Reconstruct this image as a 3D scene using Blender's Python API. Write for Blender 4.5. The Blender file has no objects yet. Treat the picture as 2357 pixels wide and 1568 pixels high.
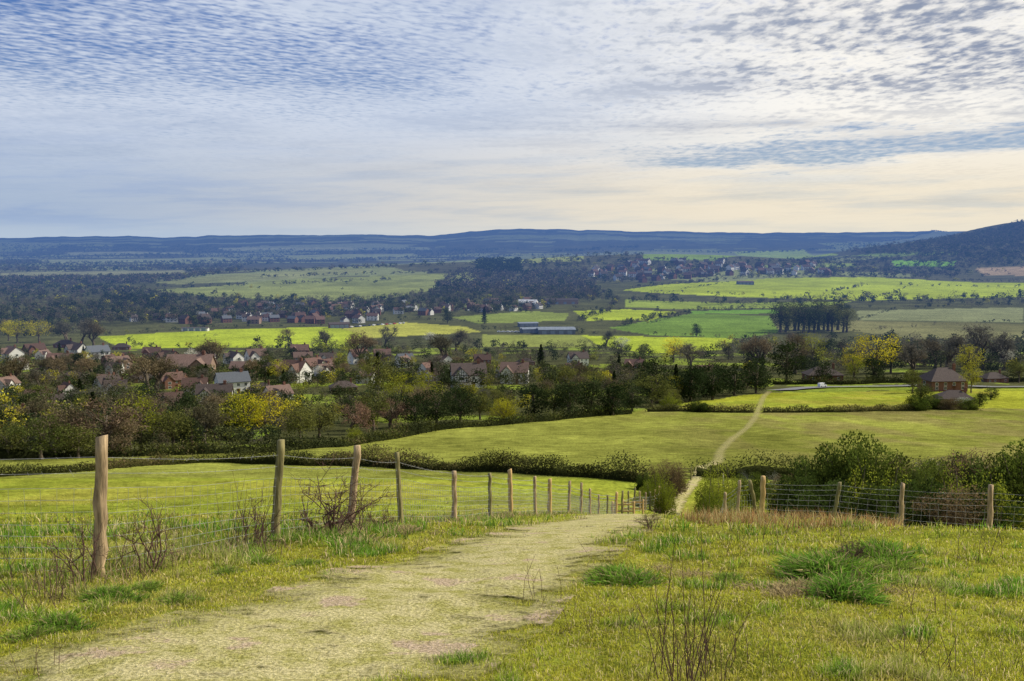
import bpy, math, random
import numpy as np
from mathutils import Vector
random.seed(7); rng=np.random.default_rng(11)
S=bpy.context.scene; COL=S.collection
# ------------------------------------------------------------------ camera
PITCH=math.atan(0.1); F=2290.0; U0=1178.5; V0=784.0
cd=bpy.data.cameras.new("camera"); cam=bpy.data.objects.new("camera",cd); COL.objects.link(cam)
cd.sensor_width=36; cd.lens=34.98; cd.clip_start=0.1; cd.clip_end=60000
cam.rotation_euler=(math.pi/2-PITCH,0,0); S.camera=cam
S.view_settings.view_transform='Standard'; S.view_settings.look='None'; S.view_settings.exposure=0
# ------------------------------------------------------------------ noise / terrain
def hsh(a,b,s):
    v=np.sin(a*127.1+b*311.7+s*74.7)*43758.5453
    return v-np.floor(v)
def vn(x,y,s=0):
    xi=np.floor(x); yi=np.floor(y); fx=x-xi; fy=y-yi
    fx=fx*fx*(3-2*fx); fy=fy*fy*(3-2*fy)
    a=hsh(xi,yi,s); b=hsh(xi+1,yi,s); c=hsh(xi,yi+1,s); d=hsh(xi+1,yi+1,s)
    return (a*(1-fx)+b*fx)*(1-fy)+(c*(1-fx)+d*fx)*fy-0.5
def fbm(x,y,s=0,o=4):
    r=0;a=1
    for i in range(o): r=r+a*vn(x*2**i,y*2**i,s+i*7); a*=.5
    return r
def ss(e0,e1,x):
    t=np.clip((x-e0)/(e1-e0),0,1); return t*t*(3-2*t)
PY=[-14000,-200,-50,-10,0,5.5,8.8,12.3,15.1,17,21.5,25,30.5,36,42,48,60,75,90,100,110,150,200,250,360,550,760,1000,1500,4000,20000]
PZ=[16,15,4,-.3,-1.55,-2.48,-3.05,-3.78,-4.5,-4.99,-6.17,-7.06,-8.6,-10.1,-11.9,-13.7,-15.9,-18.4,-21.2,-23,-25.2,-31.3,-37.6,-42.9,-52.9,-65.7,-77.5,-81,-82,-82,-82]
sg=np.linspace(np.arcsinh(-1400),np.arcsinh(2000),6000)
tab=np.interp(np.sinh(sg)*10,PY,PZ)
k=np.hanning(21); k/=k.sum(); tabs=np.convolve(np.pad(tab,10,mode='edge'),k,'valid')
RU=np.array([-600,0,100,300,400,480,700,850,1000,1060,1130,1210,1400,1700,1900,2050,2400,3000]);RV=np.array([546,549,547,544,547,543,541,541,543,537,531,527,532,536,537,534,530,525])
RA=(RU-U0)/F
HX=(np.array([1850,1950,2050,2120,2180,2240,2300,2330,2357,2500,2900])-U0)/F*3000
HZ=np.array([0,26,62,74,86,99,116,132,139,156,190])*1.0
def hl(x,y):
    x=np.asarray(x,float); y=np.asarray(y,float)
    z=np.interp(np.arcsinh(y/10),sg,tabs)
    far=ss(200,900,y)
    a=x/np.maximum(np.abs(y),1)
    ridge=(555-np.interp(a,RA,RV))/F*8500+(y>5000)*fbm(a*60,y*0+1,5,3)*9
    z=z+ss(3900,8500,y)*(ridge+82)*(1-ss(8600,12500,y)*.5)
    z=z+ss(3600,5200,y)*fbm(x/900,y/900,3,3)*26*(1-ss(7000,8300,y))
    z=z+np.interp(x,HX,HZ)*np.exp(-((y-3000)/850.)**2)*(y>500)
    z=z+46*np.exp(-((x-420)/650.)**2-((y-2650)/480.)**2)
    z=z+14*np.exp(-((x+300)/500.)**2-((y-2300)/350.)**2)
    z=z+far*fbm(x/260,y/260,9,2)*3.0
    z=z-0.9*ss(28,40,y)*(1-ss(60,85,y))*ss(5,12,x)-.55*ss(6,12,x)*ss(12,20,y)*(1-ss(50,80,y))
    return z
def h(x,y):
    r=np.hypot(x,y)
    return hl(x,y)+fbm(np.asarray(x)/2.2,np.asarray(y)/2.2,21,3)*0.13*(1-ss(60,200,r))*ss(1,6,r)+fbm(np.asarray(x)/14,np.asarray(y)/14,27,2)*0.5*ss(55,140,r)*(1-ss(700,1200,r))
MY=np.geomspace(4,13000,1500)
def sight(u,v):
    u=np.atleast_1d(np.asarray(u,float)); v=np.atleast_1d(np.asarray(v,float))
    du=(u-U0)/F; dv=(v-V0)/F; Yf=math.cos(PITCH)-dv*math.sin(PITCH)
    dx=du/Yf; dz=-(math.sin(PITCH)+dv*math.cos(PITCH))/Yf
    out=np.zeros((len(u),2))
    for i in range(0,len(u),400):
        sl=slice(i,i+400); X=dx[sl,None]*MY; D=dz[sl,None]*MY-hl(X,np.broadcast_to(MY,X.shape))
        b=D<0; j=np.where(b.any(1),b.argmax(1),len(MY)-1); j=np.maximum(j,1); r=np.arange(len(j))
        d0=D[r,j-1]; d1=D[r,j]; t=np.clip(d0/np.where(d0-d1==0,1,d0-d1),0,1)
        y=MY[j-1]+(MY[j]-MY[j-1])*t; out[sl,0]=dx[sl]*y; out[sl,1]=y
    return out
def g1(u,v):
    p=sight(u,v)[0]; return Vector((p[0],p[1],float(h(p[0],p[1]))))
# ------------------------------------------------------------------ node helpers
class NT:
    def __init__(s,t): s.t=t; t.nodes.clear()
    def n(s,ty,**kw):
        nd=s.t.nodes.new(ty)
        for k_,v_ in kw.items(): setattr(nd,k_,v_)
        return nd
    def put(s,sock,v):
        if v is None: return
        if isinstance(v,bpy.types.NodeSocket): s.t.links.new(v,sock)
        else:
            if sock.type=='RGBA' and not hasattr(v,'__len__'): v=(v,v,v,1)
            elif sock.type=='RGBA' and len(v)==3: v=(*v,1)
            sock.default_value=v
    def m(s,op,a,b=None,c=None,clamp=False):
        nd=s.n('ShaderNodeMath',operation=op,use_clamp=clamp)
        for i,v in enumerate((a,b,c)): s.put(nd.inputs[i],v)
        return nd.outputs[0]
    def vm(s,op,a,b=None,out=0):
        nd=s.n('ShaderNodeVectorMath',operation=op); s.put(nd.inputs[0],a)
        if b is not None: s.put(nd.inputs[1],b)
        return nd.outputs[out]
    def ramp(s,x,a,b,c=0.,d=1.,smooth=True):
        nd=s.n('ShaderNodeMapRange',interpolation_type='SMOOTHSTEP' if smooth else 'LINEAR')
        for i,v in enumerate((x,a,b,c,d)): s.put(nd.inputs[i],v)
        return nd.outputs[0]
    def mix(s,f,a,b,bt='MIX'):
        nd=s.n('ShaderNodeMix',data_type='RGBA',blend_type=bt); s.put(nd.inputs[0],f); s.put(nd.inputs[6],a); s.put(nd.inputs[7],b)
        return nd.outputs[2]
    def noise(s,vec,scale,detail=3,rough=.55,dist=0.):
        nd=s.n('ShaderNodeTexNoise'); s.put(nd.inputs['Vector'],vec); nd.inputs['Scale'].default_value=scale
        nd.inputs['Detail'].default_value=detail; nd.inputs['Roughness'].default_value=rough; nd.inputs['Distortion'].default_value=dist
        return nd.outputs[0]
def newmat(name):
    m=bpy.data.materials.new(name); m.use_nodes=True; m.cycles.emission_sampling='NONE'; return m,NT(m.node_tree)
HAZE=(0.070,0.155,0.38)  # blue of the painted distance haze
def finish_hazed(nt,bsdf):  # paints aerial haze into the material: blue emission mixed in with distance from origin
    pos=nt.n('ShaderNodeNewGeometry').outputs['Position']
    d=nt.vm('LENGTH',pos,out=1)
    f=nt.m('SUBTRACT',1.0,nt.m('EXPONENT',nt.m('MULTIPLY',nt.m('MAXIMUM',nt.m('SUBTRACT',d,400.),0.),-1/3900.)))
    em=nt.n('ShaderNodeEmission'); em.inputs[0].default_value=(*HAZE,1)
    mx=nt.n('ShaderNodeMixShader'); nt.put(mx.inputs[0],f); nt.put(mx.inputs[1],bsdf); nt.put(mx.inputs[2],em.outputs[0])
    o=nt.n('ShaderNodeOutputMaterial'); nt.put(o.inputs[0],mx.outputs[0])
def leafmat(name,color,attr='tone',transl=.35,objvar=.35,absolute=False):
    m,nt=newmat(name)
    at=nt.n('ShaderNodeAttribute',attribute_name=attr).outputs['Color']
    c=at if absolute else nt.mix(1.0,at,color,'MULTIPLY')
    if objvar:
        r=nt.n('ShaderNodeObjectInfo').outputs['Random']
        c=nt.mix(1.0,c,nt.mix(r,(1-objvar,1-objvar*.8,1-objvar,1),(1+objvar,1+objvar*.75,1+objvar*.5,1)),'MULTIPLY')
    d=nt.n('ShaderNodeBsdfDiffuse'); nt.put(d.inputs[0],c)
    t=nt.n('ShaderNodeBsdfTranslucent'); nt.put(t.inputs[0],c)
    x=nt.n('ShaderNodeMixShader'); x.inputs[0].default_value=transl; nt.put(x.inputs[1],d.outputs[0]); nt.put(x.inputs[2],t.outputs[0])
    finish_hazed(nt,x.outputs[0]); return m
def solid(name,color,rough=.8,var=.25,scale=3.,stretch=(1,1,1),bump=0.,objvar=0.,spec=.3):
    m,nt=newmat(name)
    co=nt.n('ShaderNodeTexCoord').outputs['Object']; co=nt.vm('MULTIPLY',co,stretch)
    n=nt.noise(co,scale,5,.65)
    c=nt.mix(nt.ramp(n,.25,.75),tuple(v*(1-var) for v in color)+(1,),tuple(v*(1+var) for v in color)+(1,))
    if objvar:
        r=nt.n('ShaderNodeObjectInfo').outputs['Random']
        c=nt.mix(1.0,c,nt.mix(r,(1-objvar,)*3+(1,),(1+objvar,)*3+(1,)),'MULTIPLY')
    b=nt.n('ShaderNodeBsdfPrincipled'); nt.put(b.inputs['Base Color'],c); b.inputs['Roughness'].default_value=rough; b.inputs['Specular IOR Level'].default_value=spec
    if bump:
        bp=nt.n('ShaderNodeBump'); bp.inputs['Strength'].default_value=bump; bp.inputs['Distance'].default_value=.02; nt.put(bp.inputs['Height'],n); nt.put(b.inputs['Normal'],bp.outputs[0])
    finish_hazed(nt,b.outputs[0]); return m
# ------------------------------------------------------------------ mesh helpers
def mk(name,V,Fs,mats,col=None,mi=None,smooth=False,attr='tone'):
    V=np.asarray(V,float).reshape(-1,3)
    if not isinstance(Fs,list): Fs=[Fs]
    Fs=[np.asarray(f,int) for f in Fs if len(f)]
    me=bpy.data.meshes.new(name); me.vertices.add(len(V)); me.vertices.foreach_set('co',V.ravel())
    tot=np.concatenate([np.full(len(f),f.shape[1]) for f in Fs]); idx=np.concatenate([f.ravel() for f in Fs])
    me.loops.add(len(idx)); me.loops.foreach_set('vertex_index',idx)
    me.polygons.add(len(tot)); st=np.concatenate([[0],np.cumsum(tot)[:-1]]); me.polygons.foreach_set('loop_start',st)
    try: me.polygons.foreach_set('loop_total',tot)
    except Exception: pass
    for m in (mats if isinstance(mats,list) else [mats]): me.materials.append(m)
    if mi is not None: me.polygons.foreach_set('material_index',np.asarray(mi,int))
    if smooth: me.polygons.foreach_set('use_smooth',np.ones(len(tot),bool))
    me.update(calc_edges=True)
    if col is not None:
        col=np.asarray(col,float)
        if col.ndim==1: col=np.stack([col]*3,1)
        a=me.attributes.new(attr,'FLOAT_COLOR','POINT'); c4=np.ones((len(V),4)); c4[:,:3]=col; a.data.foreach_set('color',c4.ravel())
    return me
def ob(name,me,loc=(0,0,0),rz=0,sc=1,parent=None):
    o=bpy.data.objects.new(name,me); COL.objects.link(o); o.location=loc; o.rotation_euler=(0,0,rz)
    o.scale=(sc,)*3 if not hasattr(sc,'__len__') else sc
    if parent: o.parent=parent
    return o
def tag(o,label,cat,group=None,kind=None):
    if label: o["label"]=label
    if cat: o["category"]=cat
    if group: o["group"]=group
    if kind: o["kind"]=kind
    return o
class MB:
    def __init__(s): s.V=[];s.F={};s.n=0;s.order=[]
    def add(s,V,Fc,mi=0):
        for f in Fc: s.order.append(([i+s.n for i in f],mi))
        s.V+= [tuple(v) for v in V]; s.n+=len(V)
    def box(s,x0,x1,y0,y1,z0,z1,mi=0):
        s.add([(x0,y0,z0),(x1,y0,z0),(x1,y1,z0),(x0,y1,z0),(x0,y0,z1),(x1,y0,z1),(x1,y1,z1),(x0,y1,z1)],
              [(0,3,2,1),(4,5,6,7),(0,1,5,4),(1,2,6,5),(2,3,7,6),(3,0,4,7)],mi)
    def prism(s,pts,axis,a0,a1,mi=0):
        n=len(pts); V=[]
        for a in (a0,a1):
            for (p,q) in pts: V.append((a,p,q) if axis=='x' else (p,a,q))
        s.add(V,[tuple(range(n))[::-1],tuple(range(n,2*n))]+[(i,(i+1)%n,n+(i+1)%n,n+i) for i in range(n)],mi)
    def mesh(s,name,mats):
        me=bpy.data.meshes.new(name); me.from_pydata(s.V,[],[f for f,_ in s.order])
        for m in (mats if isinstance(mats,list) else [mats]): me.materials.append(m)
        me.polygons.foreach_set('material_index',[m for _,m in s.order]); me.update(); return me
def tube(P,R,n=6):
    P=np.asarray(P,float); R=np.asarray(R,float); k_=len(P)
    T=np.gradient(P,axis=0); T/=np.linalg.norm(T,axis=1)[:,None]+1e-9
    up=np.array([1.,.13,.07]) if abs(T[0,2])>.7 else np.array([0,0,1.])
    A=np.cross(T,up); A/=np.linalg.norm(A,axis=1)[:,None]+1e-9; B=np.cross(T,A)
    th=np.arange(n)*2*math.pi/n
    V=P[:,None]+R[:,None,None]*(np.cos(th)[None,:,None]*A[:,None]+np.sin(th)[None,:,None]*B[:,None])
    i=np.arange(k_-1)[:,None]*n; j=np.arange(n)[None]; jn=(j+1)%n
    Fq=np.stack([i+j,i+jn,i+n+jn,i+n+j],-1).reshape(-1,4)
    return V.reshape(-1,3),Fq
def join(parts):
    Vs=[];Fs=[];n=0
    for V,Fq in parts: Vs.append(V); Fs.append(Fq+n); n+=len(V)
    return np.concatenate(Vs),np.concatenate(Fs)
def quads(C,s,r=rng,asp=.6,flat=0.):
    n=len(C); a=r.normal(size=(n,3)); a[:,2]*=(1-flat); a/=np.linalg.norm(a,axis=1)[:,None]; b=np.cross(a,r.normal(size=(n,3))); b/=np.linalg.norm(b,axis=1)[:,None]+1e-9
    s=np.broadcast_to(s,(n,))[:,None]; asp=np.broadcast_to(asp,(n,))[:,None]; a=a*s*.5; b=b*s*.5*asp
    V=np.stack([C-a-b*.4,C+b-a*.1,C+a+b*.3,C-b+a*.1],1).reshape(-1,3)
    return V,np.arange(4*n).reshape(-1,4)
# ------------------------------------------------------------------ materials
BARK=solid("bark",(.10,.08,.055),.95,.4,4,bump=.5)
LM={'yellow':leafmat("fresh_yellow_leaves",(.54,.47,.03)),'lime':leafmat("spring_lime_leaves",(.29,.29,.035)),
    'olive':leafmat("olive_leaves",(.115,.125,.035)),'dark':leafmat("evergreen_leaves",(.034,.050,.019),objvar=.3),
    'brown':leafmat("brown_twigs",(.16,.13,.08),transl=.15),'grey':leafmat("grey_twigs",(.15,.14,.115),transl=.15),
    'red':leafmat("reddish_twigs",(.20,.135,.095),transl=.15),'white':leafmat("white_blossom",(.55,.55,.48))}
# ------------------------------------------------------------------ trees (templates 10 m tall)
def broad(seed,mat,nc=46,nl=46,rx=.36,rz=.36,cz=.60,ls=.38,trunkh=.3):
    r=np.random.default_rng(seed); H=10
    d=r.normal(size=(nc,3)); d/=np.linalg.norm(d,axis=1)[:,None]; rad=r.uniform(.35,1,nc)**.6
    C=d*rad[:,None]*np.array([rx,rx,rz])*H*r.uniform(.8,1.15,(nc,1))+np.array([0,0,cz*H])
    C[:,2]=np.maximum(C[:,2],.1*H)
    parts=[tube([(0,0,-.3),(.05,0,1.2),(r.uniform(-.2,.2),r.uniform(-.2,.2),trunkh*H),(r.uniform(-.4,.4),r.uniform(-.4,.4),cz*H*1.1)],[.34,.25,.19,.07],7)]
    for i in range(12):
        c=C[i]; z0=r.uniform(.16,.5)*H
        mid=np.array([c[0]*.45,c[1]*.45,(z0+c[2])/2+.3])
        parts.append(tube([(0,0,z0),mid,c],[.11,.07,.025],5))
    tv,tf=join(parts)
    L=[];T=[]
    for i,c in enumerate(C):
        n=int(nl*r.uniform(.6,1.4)); q=r.normal(size=(n,3)); q/=np.linalg.norm(q,axis=1)[:,None]; q*=r.uniform(.3,1,(n,1))**.5*r.uniform(.9,1.7)*np.array([1,1,.75])
        L.append(c+q); T.append(np.full(n,r.uniform(.6,1.35))*r.uniform(.75,1.25,n))
    L=np.concatenate(L);T=np.concatenate(T); lv,lf=quads(L,r.uniform(.6,1.3,len(L))*ls,r)
    return [('trunk',mk('trunk',tv,tf,BARK,smooth=True)),('crown',mk('crown',lv,lf,mat,col=np.repeat(T,4)))]
def bare(seed,mat,spread=.55,depth=5,upb=.25):
    r=np.random.default_rng(seed); tubes=[];tw=[];tips=[]
    def br(p,d,l,rad,lev):
        d=d/np.linalg.norm(d); e=p+d*l
        mid=p+d*l*.5+r.normal(size=3)*l*.06
        if lev<3: tubes.append(tube([p,mid,e],[rad,rad*.8,rad*.62],6 if lev==0 else 4))
        else: tw.append((p,mid,rad)); tw.append((mid,e,rad*.8))
        if lev>=depth: tips.append(e); return
        nb=r.integers(3,5)
        for i in range(nb):
            nd=d+r.normal(size=3)*spread; nd[2]+=upb
            st=p+d*l*(1 if i<2 else r.uniform(.45,.95))
            br(st,nd,l*r.uniform(.6,.82),rad*.6,lev+1)
    br(np.array([0,0,-.3]),np.array([0,0,1.]),2.1,.3,0)
    V=[];
    for a,b,rd in tw:
        t=b-a; s=np.cross(t,r.normal(size=3)); s/=np.linalg.norm(s)+1e-9; w=max(rd,.028)
        V+= [a-s*w,a+s*w,b+s*w*.6,b-s*w*.6]
    V=np.array(V); tp=np.array(tips); tp=np.repeat(tp,4,0)+r.normal(size=(len(tp)*4,3))*.28
    qv,qf=quads(tp,r.uniform(.16,.38,len(tp)),r,asp=.2); n=len(V)
    A=np.concatenate([V,qv]); Fq=np.concatenate([np.arange(n).reshape(-1,4),qf+n])
    top=A[:,2].max(); s=10/top; tv,tf=join(tubes)
    tone=np.repeat(r.uniform(.6,1.35,len(A)//4),4)
    return [('trunk',mk('trunk',tv*s,tf,BARK,smooth=True)),('crown',mk('crown',A*s,Fq,mat,col=tone))]
def conif(seed,mat,w=.2):
    r=np.random.default_rng(seed); n=2600
    z=r.uniform(.07,1,n)**.9; ang=r.uniform(0,6.283,n); lay=.75+.35*np.sin(z*46+np.sin(ang*3)*1.2)
    rad=(1.04-z)**.8*w*10*lay*r.uniform(.35,1.1,n)*(1+.2*np.sin(ang*2+seed)); C=np.stack([np.cos(ang)*rad,np.sin(ang)*rad,z*10-.12*rad],1)
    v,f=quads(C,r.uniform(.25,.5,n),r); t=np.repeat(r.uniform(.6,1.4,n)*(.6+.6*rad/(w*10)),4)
    tv,tf=tube([(0,0,-.3),(0,0,4),(0,0,9.6)],[.26,.18,.04],6)
    return [('trunk',mk('trunk',tv,tf,BARK)),('crown',mk('crown',v,f,mat,col=t))]
def bushy(seed,mat,n=6500,ls=.28,rx=.62,stems=True):
    r=np.random.default_rng(seed); nc=70; d=r.normal(size=(nc,3)); d[:,2]=abs(d[:,2]); d/=np.linalg.norm(d,axis=1)[:,None]
    C=d*r.uniform(.35,1,(nc,1))*np.array([rx*10,rx*10,8.]); k_=r.integers(0,nc,n); q=r.normal(size=(n,3)); q/=np.linalg.norm(q,axis=1)[:,None]
    P=C[k_]+q*r.uniform(.3,1,(n,1))**.5*r.uniform(1.2,2.3,nc)[k_][:,None]; P[:,2]=np.clip(P[:,2],.1,11)
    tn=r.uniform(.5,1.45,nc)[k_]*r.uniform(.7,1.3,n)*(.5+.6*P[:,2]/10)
    v,f=quads(P,r.uniform(.6,1.3,n)*ls,r)
    parts=[tube([(r.normal()*.3,r.normal()*.3,-.3),c*.5+[0,0,.6],c*1.2],[.16,.1,.02],4) for c in C[:36]]
    tv,tf=join(parts)
    return [('stem',mk('stem',tv,tf,BARK)),('foliage',mk('foliage',v,f,mat,col=np.repeat(tn,4)))]
TT={}
TT['yellow']=[broad(1,LM['yellow'],nl=36,ls=.3),broad(2,LM['yellow'],rx=.42,rz=.33,nl=36,ls=.3)]
TT['lime']=[broad(3,LM['lime'],nl=36,ls=.32),broad(4,LM['lime'],rx=.3,nl=40,ls=.32)]
TT['olive']=[broad(5,LM['olive'],nc=55),broad(6,LM['olive'],rx=.42,cz=.55),broad(7,LM['olive'],rx=.3)]
TT['dark']=[broad(8,LM['dark'],nc=60,cz=.52,rz=.42,rx=.33),broad(9,LM['dark'],nc=60,cz=.5,rz=.44,rx=.26),broad(10,LM['dark'],nc=60,rx=.4,cz=.52,rz=.42)]
TT['conifer']=[conif(11,LM['dark'],.2),conif(12,LM['dark'],.27)]
TT['brown']=[bare(13,LM['brown']),bare(14,LM['brown'],spread=.6)]
TT['grey']=[bare(15,LM['grey']),bare(16,LM['grey'],spread=.5)]
TT['red']=[bare(17,LM['red'],spread=.62,upb=.15)]
TT['poplar']=[broad(18,LM['dark'],nc=60,nl=30,rx=.14,rz=.43,cz=.56,ls=.3),broad(28,LM['olive'],nc=50,nl=26,rx=.17,rz=.42,cz=.55,ls=.28)]
TT['white']=[broad(19,LM['white'],nl=30)]
LAB={'yellow':("spring_tree","tree in bright yellow spring leaf among gardens"),'lime':("spring_tree","tree with fresh lime green leaves beside the gardens"),
 'olive':("leafy_tree","olive green leafy tree standing among village gardens"),'dark':("evergreen_tree","dense dark evergreen tree beside the village houses"),
 'conifer':("conifer_tree","dark pointed conifer standing among village gardens"),'brown':("bare_tree","bare brown twiggy tree not yet in leaf"),
 'grey':("bare_tree","bare grey branched tree beside a field edge"),'red':("bare_tree","bare tree with reddish brown twigs by the hedge"),
 'poplar':("poplar_tree","tall narrow ivy covered poplar in a dark clump"),'white':("blossom_tree","small tree covered in white spring blossom")}
ntree=0
def tree(kind,x,y,H,rz=None,squash=1.):
    global ntree; ntree+=1
    nm,lb=LAB[kind]; tp=random.choice(TT[kind]); s=H/10
    e=ob(nm,None,(x,y,float(h(x,y))),random.uniform(0,6.28) if rz is None else rz,(s*squash,s*squash,s))
    tag(e,lb,"tree","trees around the village and fields")
    for n_,me in tp: ob(n_,me,parent=e)
def tpx(kind,u,v,px,squash=1.):
    p=sight(u,v)[0]; tree(kind,p[0],p[1],px*p[1]/F,squash=squash)
for k_,u,v,px,q in [('olive',20,1058,90,1.2),('olive',95,1060,110,1.3),('brown',130,1050,120,1.2),('red',245,1046,140,1.35),('olive',180,1055,80,1.4),('lime',325,1040,135,1.0),('brown',300,1048,90,1.2),
 ('olive',400,1040,100,1.2),('dark',440,1038,80,1.2),('brown',470,1030,110,1.3),('yellow',565,1012,122,1.05),('yellow',612,1008,108,1.0),('olive',690,1018,90,1.1),('olive',735,1005,85,1.2),('lime',660,985,60,1.1),
 ('red',810,998,80,1.1),('olive',860,990,95,1.1),('red',900,985,75,1.3),('dark',955,985,80,1.2),('dark',1005,980,92,1.1),('dark',1060,975,86,1.2),('olive',1105,965,70,1.1),
 ('lime',930,945,85,1.1),('lime',985,940,85,1.1),('yellow',1080,935,55,1.2),('lime',1130,925,40,1.2),('olive',870,920,110,.8),('conifer',870,905,90,.9),
 ('dark',1230,962,85,1.3),('olive',1275,958,70,1.2),('dark',1310,962,92,1.2),('dark',1360,958,90,1.3),('dark',1410,955,80,1.3),('dark',1455,945,70,1.2),('brown',1340,930,70,1.2),('olive',1500,935,80,1.3),
 ('dark',1510,925,110,1.0),('conifer',1555,922,80,1.),('dark',1590,925,90,1.1),('dark',1640,920,90,1.1),('dark',1690,912,80,1.2),('dark',1740,905,90,1.),('olive',1548,940,50,1.2),('lime',1545,925,60,1.2),
 ('yellow',1550,835,60,1.),('grey',1590,850,62,1.3),('brown',1745,850,80,1.1),('lime',1870,850,80,1.),('dark',1810,880,95,1.),('yellow',2015,868,102,1.2),('lime',2230,875,80,.9),('yellow',1960,862,50,1.1),('lime',1965,880,60,1.1),
 ('brown',1830,860,95,1.),('dark',2010,880,60,1.2),('grey',2100,868,85,1.1),('grey',2180,860,95,1.1),('grey',2260,850,105,1.2),('grey',2310,850,90,1.),('white',2315,850,50,1.1),('brown',2150,850,75,1.1),('dark',2050,860,70,1.2),
 ('olive',2118,935,55,1.5),('dark',2280,920,30,1.3),('white',2215,940,26,1.8),('olive',2345,880,55,1.),('dark',1900,880,50,1.2),('lime',2235,905,60,.9),('olive',2100,905,60,1.),('dark',2255,935,35,1.3),
 ('yellow',40,790,55,1.2),('yellow',90,788,52,1.2),('yellow',20,785,50,1.1),('grey',190,800,70,1.1),('grey',155,795,60,1.1),('brown',215,800,60,1.),
 ('dark',1603,775,30,1.),('grey',755,812,55,1.1),('grey',888,800,52,1.),('brown',670,800,45,1.1),('dark',445,755,28,1.4),('dark',470,752,26,1.4),('brown',830,840,80,1.),('grey',1050,815,60,1.2),
 ('conifer',1245,860,65,.9),('brown',340,905,90,1.2),('brown',365,900,85,1.1),('conifer',185,925,50,1.),('brown',490,850,75,1.1),('white',735,870,30,1.),('brown',215,880,60,1.2),('brown',30,900,85,1.2),
 ('grey',1395,800,40,1.),('white',1430,812,36,1.3),('white',990,790,26,1.6),('brown',1020,840,75,1.2),('dark',1030,745,34,1.),('conifer',1115,745,36,1.)]:
    tpx(k_,u,v,px*1.06,q*1.08)
for i in range(15): tpx('poplar',1795+i*11+random.uniform(-4,4),762+random.uniform(-3,5),random.uniform(52,84),1.7)
def inpoly(px,py,poly):
    c=np.zeros(len(px),bool); n=len(poly)
    for i in range(n):
        x1,y1=poly[i]; x2,y2=poly[(i+1)%n]
        if y1==y2: continue
        c^=((y1>py)!=(y2>py))&(px<(x2-x1)*(py-y1)/(y2-y1)+x1)
    return c
def samp(poly,n,r=rng):
    P=np.array(poly,float); lo=P.min(0); hi=P.max(0); q=r.uniform(lo,hi,(n*6,2)); q=q[inpoly(q[:,0],q[:,1],poly)][:n]
    return q
KN=['dark','olive','brown','grey','conifer','lime','yellow','red','white']
def scat(poly,n,w,H):
    q=samp(poly,n); P=sight(q[:,0],q[:,1])
    for p in P:
        kd=random.choices(KN,w)[0]; tree(kd,p[0],p[1],random.uniform(*H),squash=random.uniform(1.,1.35))
scat([(0,960),(420,965),(640,960),(760,945),(1000,930),(1450,910),(1450,940),(1000,960),(700,990),(600,1005),(0,1040)],54,[6,7,8,2,1,2,1,1,0],(5,8.5))
scat([(0,820),(560,832),(1000,850),(1500,860),(1750,890),(1600,905),(1000,900),(420,900),(0,900)],68,[8,6,10,5,5,1,1,.5,1],(6,10))
scat([(1600,830),(1700,800),(1960,785),(2357,800),(2357,860),(1950,860),(1650,875)],28,[5,4,8,7,1,1,1,0,0],(8,12))
print("individual trees",ntree)
# ------------------------------------------------------------------ woodland masses (stuff)
WOODM=leafmat("woodland_leaves",(1,1,1),absolute=True,objvar=0,transl=.2)
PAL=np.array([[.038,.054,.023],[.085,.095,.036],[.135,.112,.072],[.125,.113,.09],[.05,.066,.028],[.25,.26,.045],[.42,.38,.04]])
def woodmass(name,pts,Hs,pi,ncl,nl,label,squash=1.,ls=(.05,.10),near=True):
    n=len(pts); Z=h(pts[:,0],pts[:,1]); r=rng; pal=PAL[pi]
    d=r.normal(size=(n,ncl,3)); d/=np.linalg.norm(d,axis=2)[...,None]; d*=r.uniform(.25,1,(n,ncl,1))**.6
    d*=np.array([.30,.30,.36]); d[...,2]+=.48
    q=r.normal(size=(n,ncl,nl,3)); q/=np.linalg.norm(q,axis=3)[...,None]; q*=r.uniform(.3,1,(n,ncl,nl,1))**.5*r.uniform(.11,.2,(n,ncl,1,1))
    ct=r.uniform(.65,1.35,(n,ncl,1,1)); C=(d[:,:,None]+q)*Hs[:,None,None,None]*np.array([squash,squash,1])
    C[...,2]=np.maximum(C[...,2],.2); zr=C[...,2:3]/Hs[:,None,None,None]
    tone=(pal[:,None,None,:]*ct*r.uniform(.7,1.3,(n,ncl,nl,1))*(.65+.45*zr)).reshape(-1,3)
    C[...,0]+=pts[:,None,None,0]; C[...,1]+=pts[:,None,None,1]; C[...,2]+=Z[:,None,None]
    s=(Hs[:,None,None]*r.uniform(ls[0],ls[1],(n,ncl,nl))).ravel(); bare_=np.isin(pi,[2,3]); asp=np.repeat(np.where(bare_,.30 if near else .7,.8),ncl*nl)
    v,f=quads(C.reshape(-1,3),s,asp=asp)
    tag(ob(name,mk(name,v,f,WOODM,col=np.repeat(tone,4,0),)),label,"woodland",kind="stuff")
pts=[];Hs=[];pl=[]
def wpoly(poly,n,H,w):
    q=samp(poly,n); P=sight(q[:,0],q[:,1]); pts.append(P); Hs.append(rng.uniform(H[0],H[1],len(P))); w=np.array(w,float); pl.append(rng.choice(7,len(P),p=w/w.sum()))
def wline(L,step,H,w,jit=2.,skip=.12):
    P=sight([a for a,b in L],[b for a,b in L]); out=[]
    for a,b in zip(P[:-1],P[1:]):
        m=max(2,int(np.hypot(*(b-a))/step)); t=rng.uniform(0,1,m)[:,None]; out.append(a+(b-a)*t+rng.normal(size=(m,2))*jit)
    P=np.concatenate(out); P=P[rng.uniform(size=len(P))>skip]; pts.append(P); Hs.append(rng.uniform(H[0],H[1],len(P))*rng.choice([.45,.7,1,1.2],len(P))); w=np.array(w,float); pl.append(rng.choice(7,len(P),p=w/w.sum()))
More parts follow.
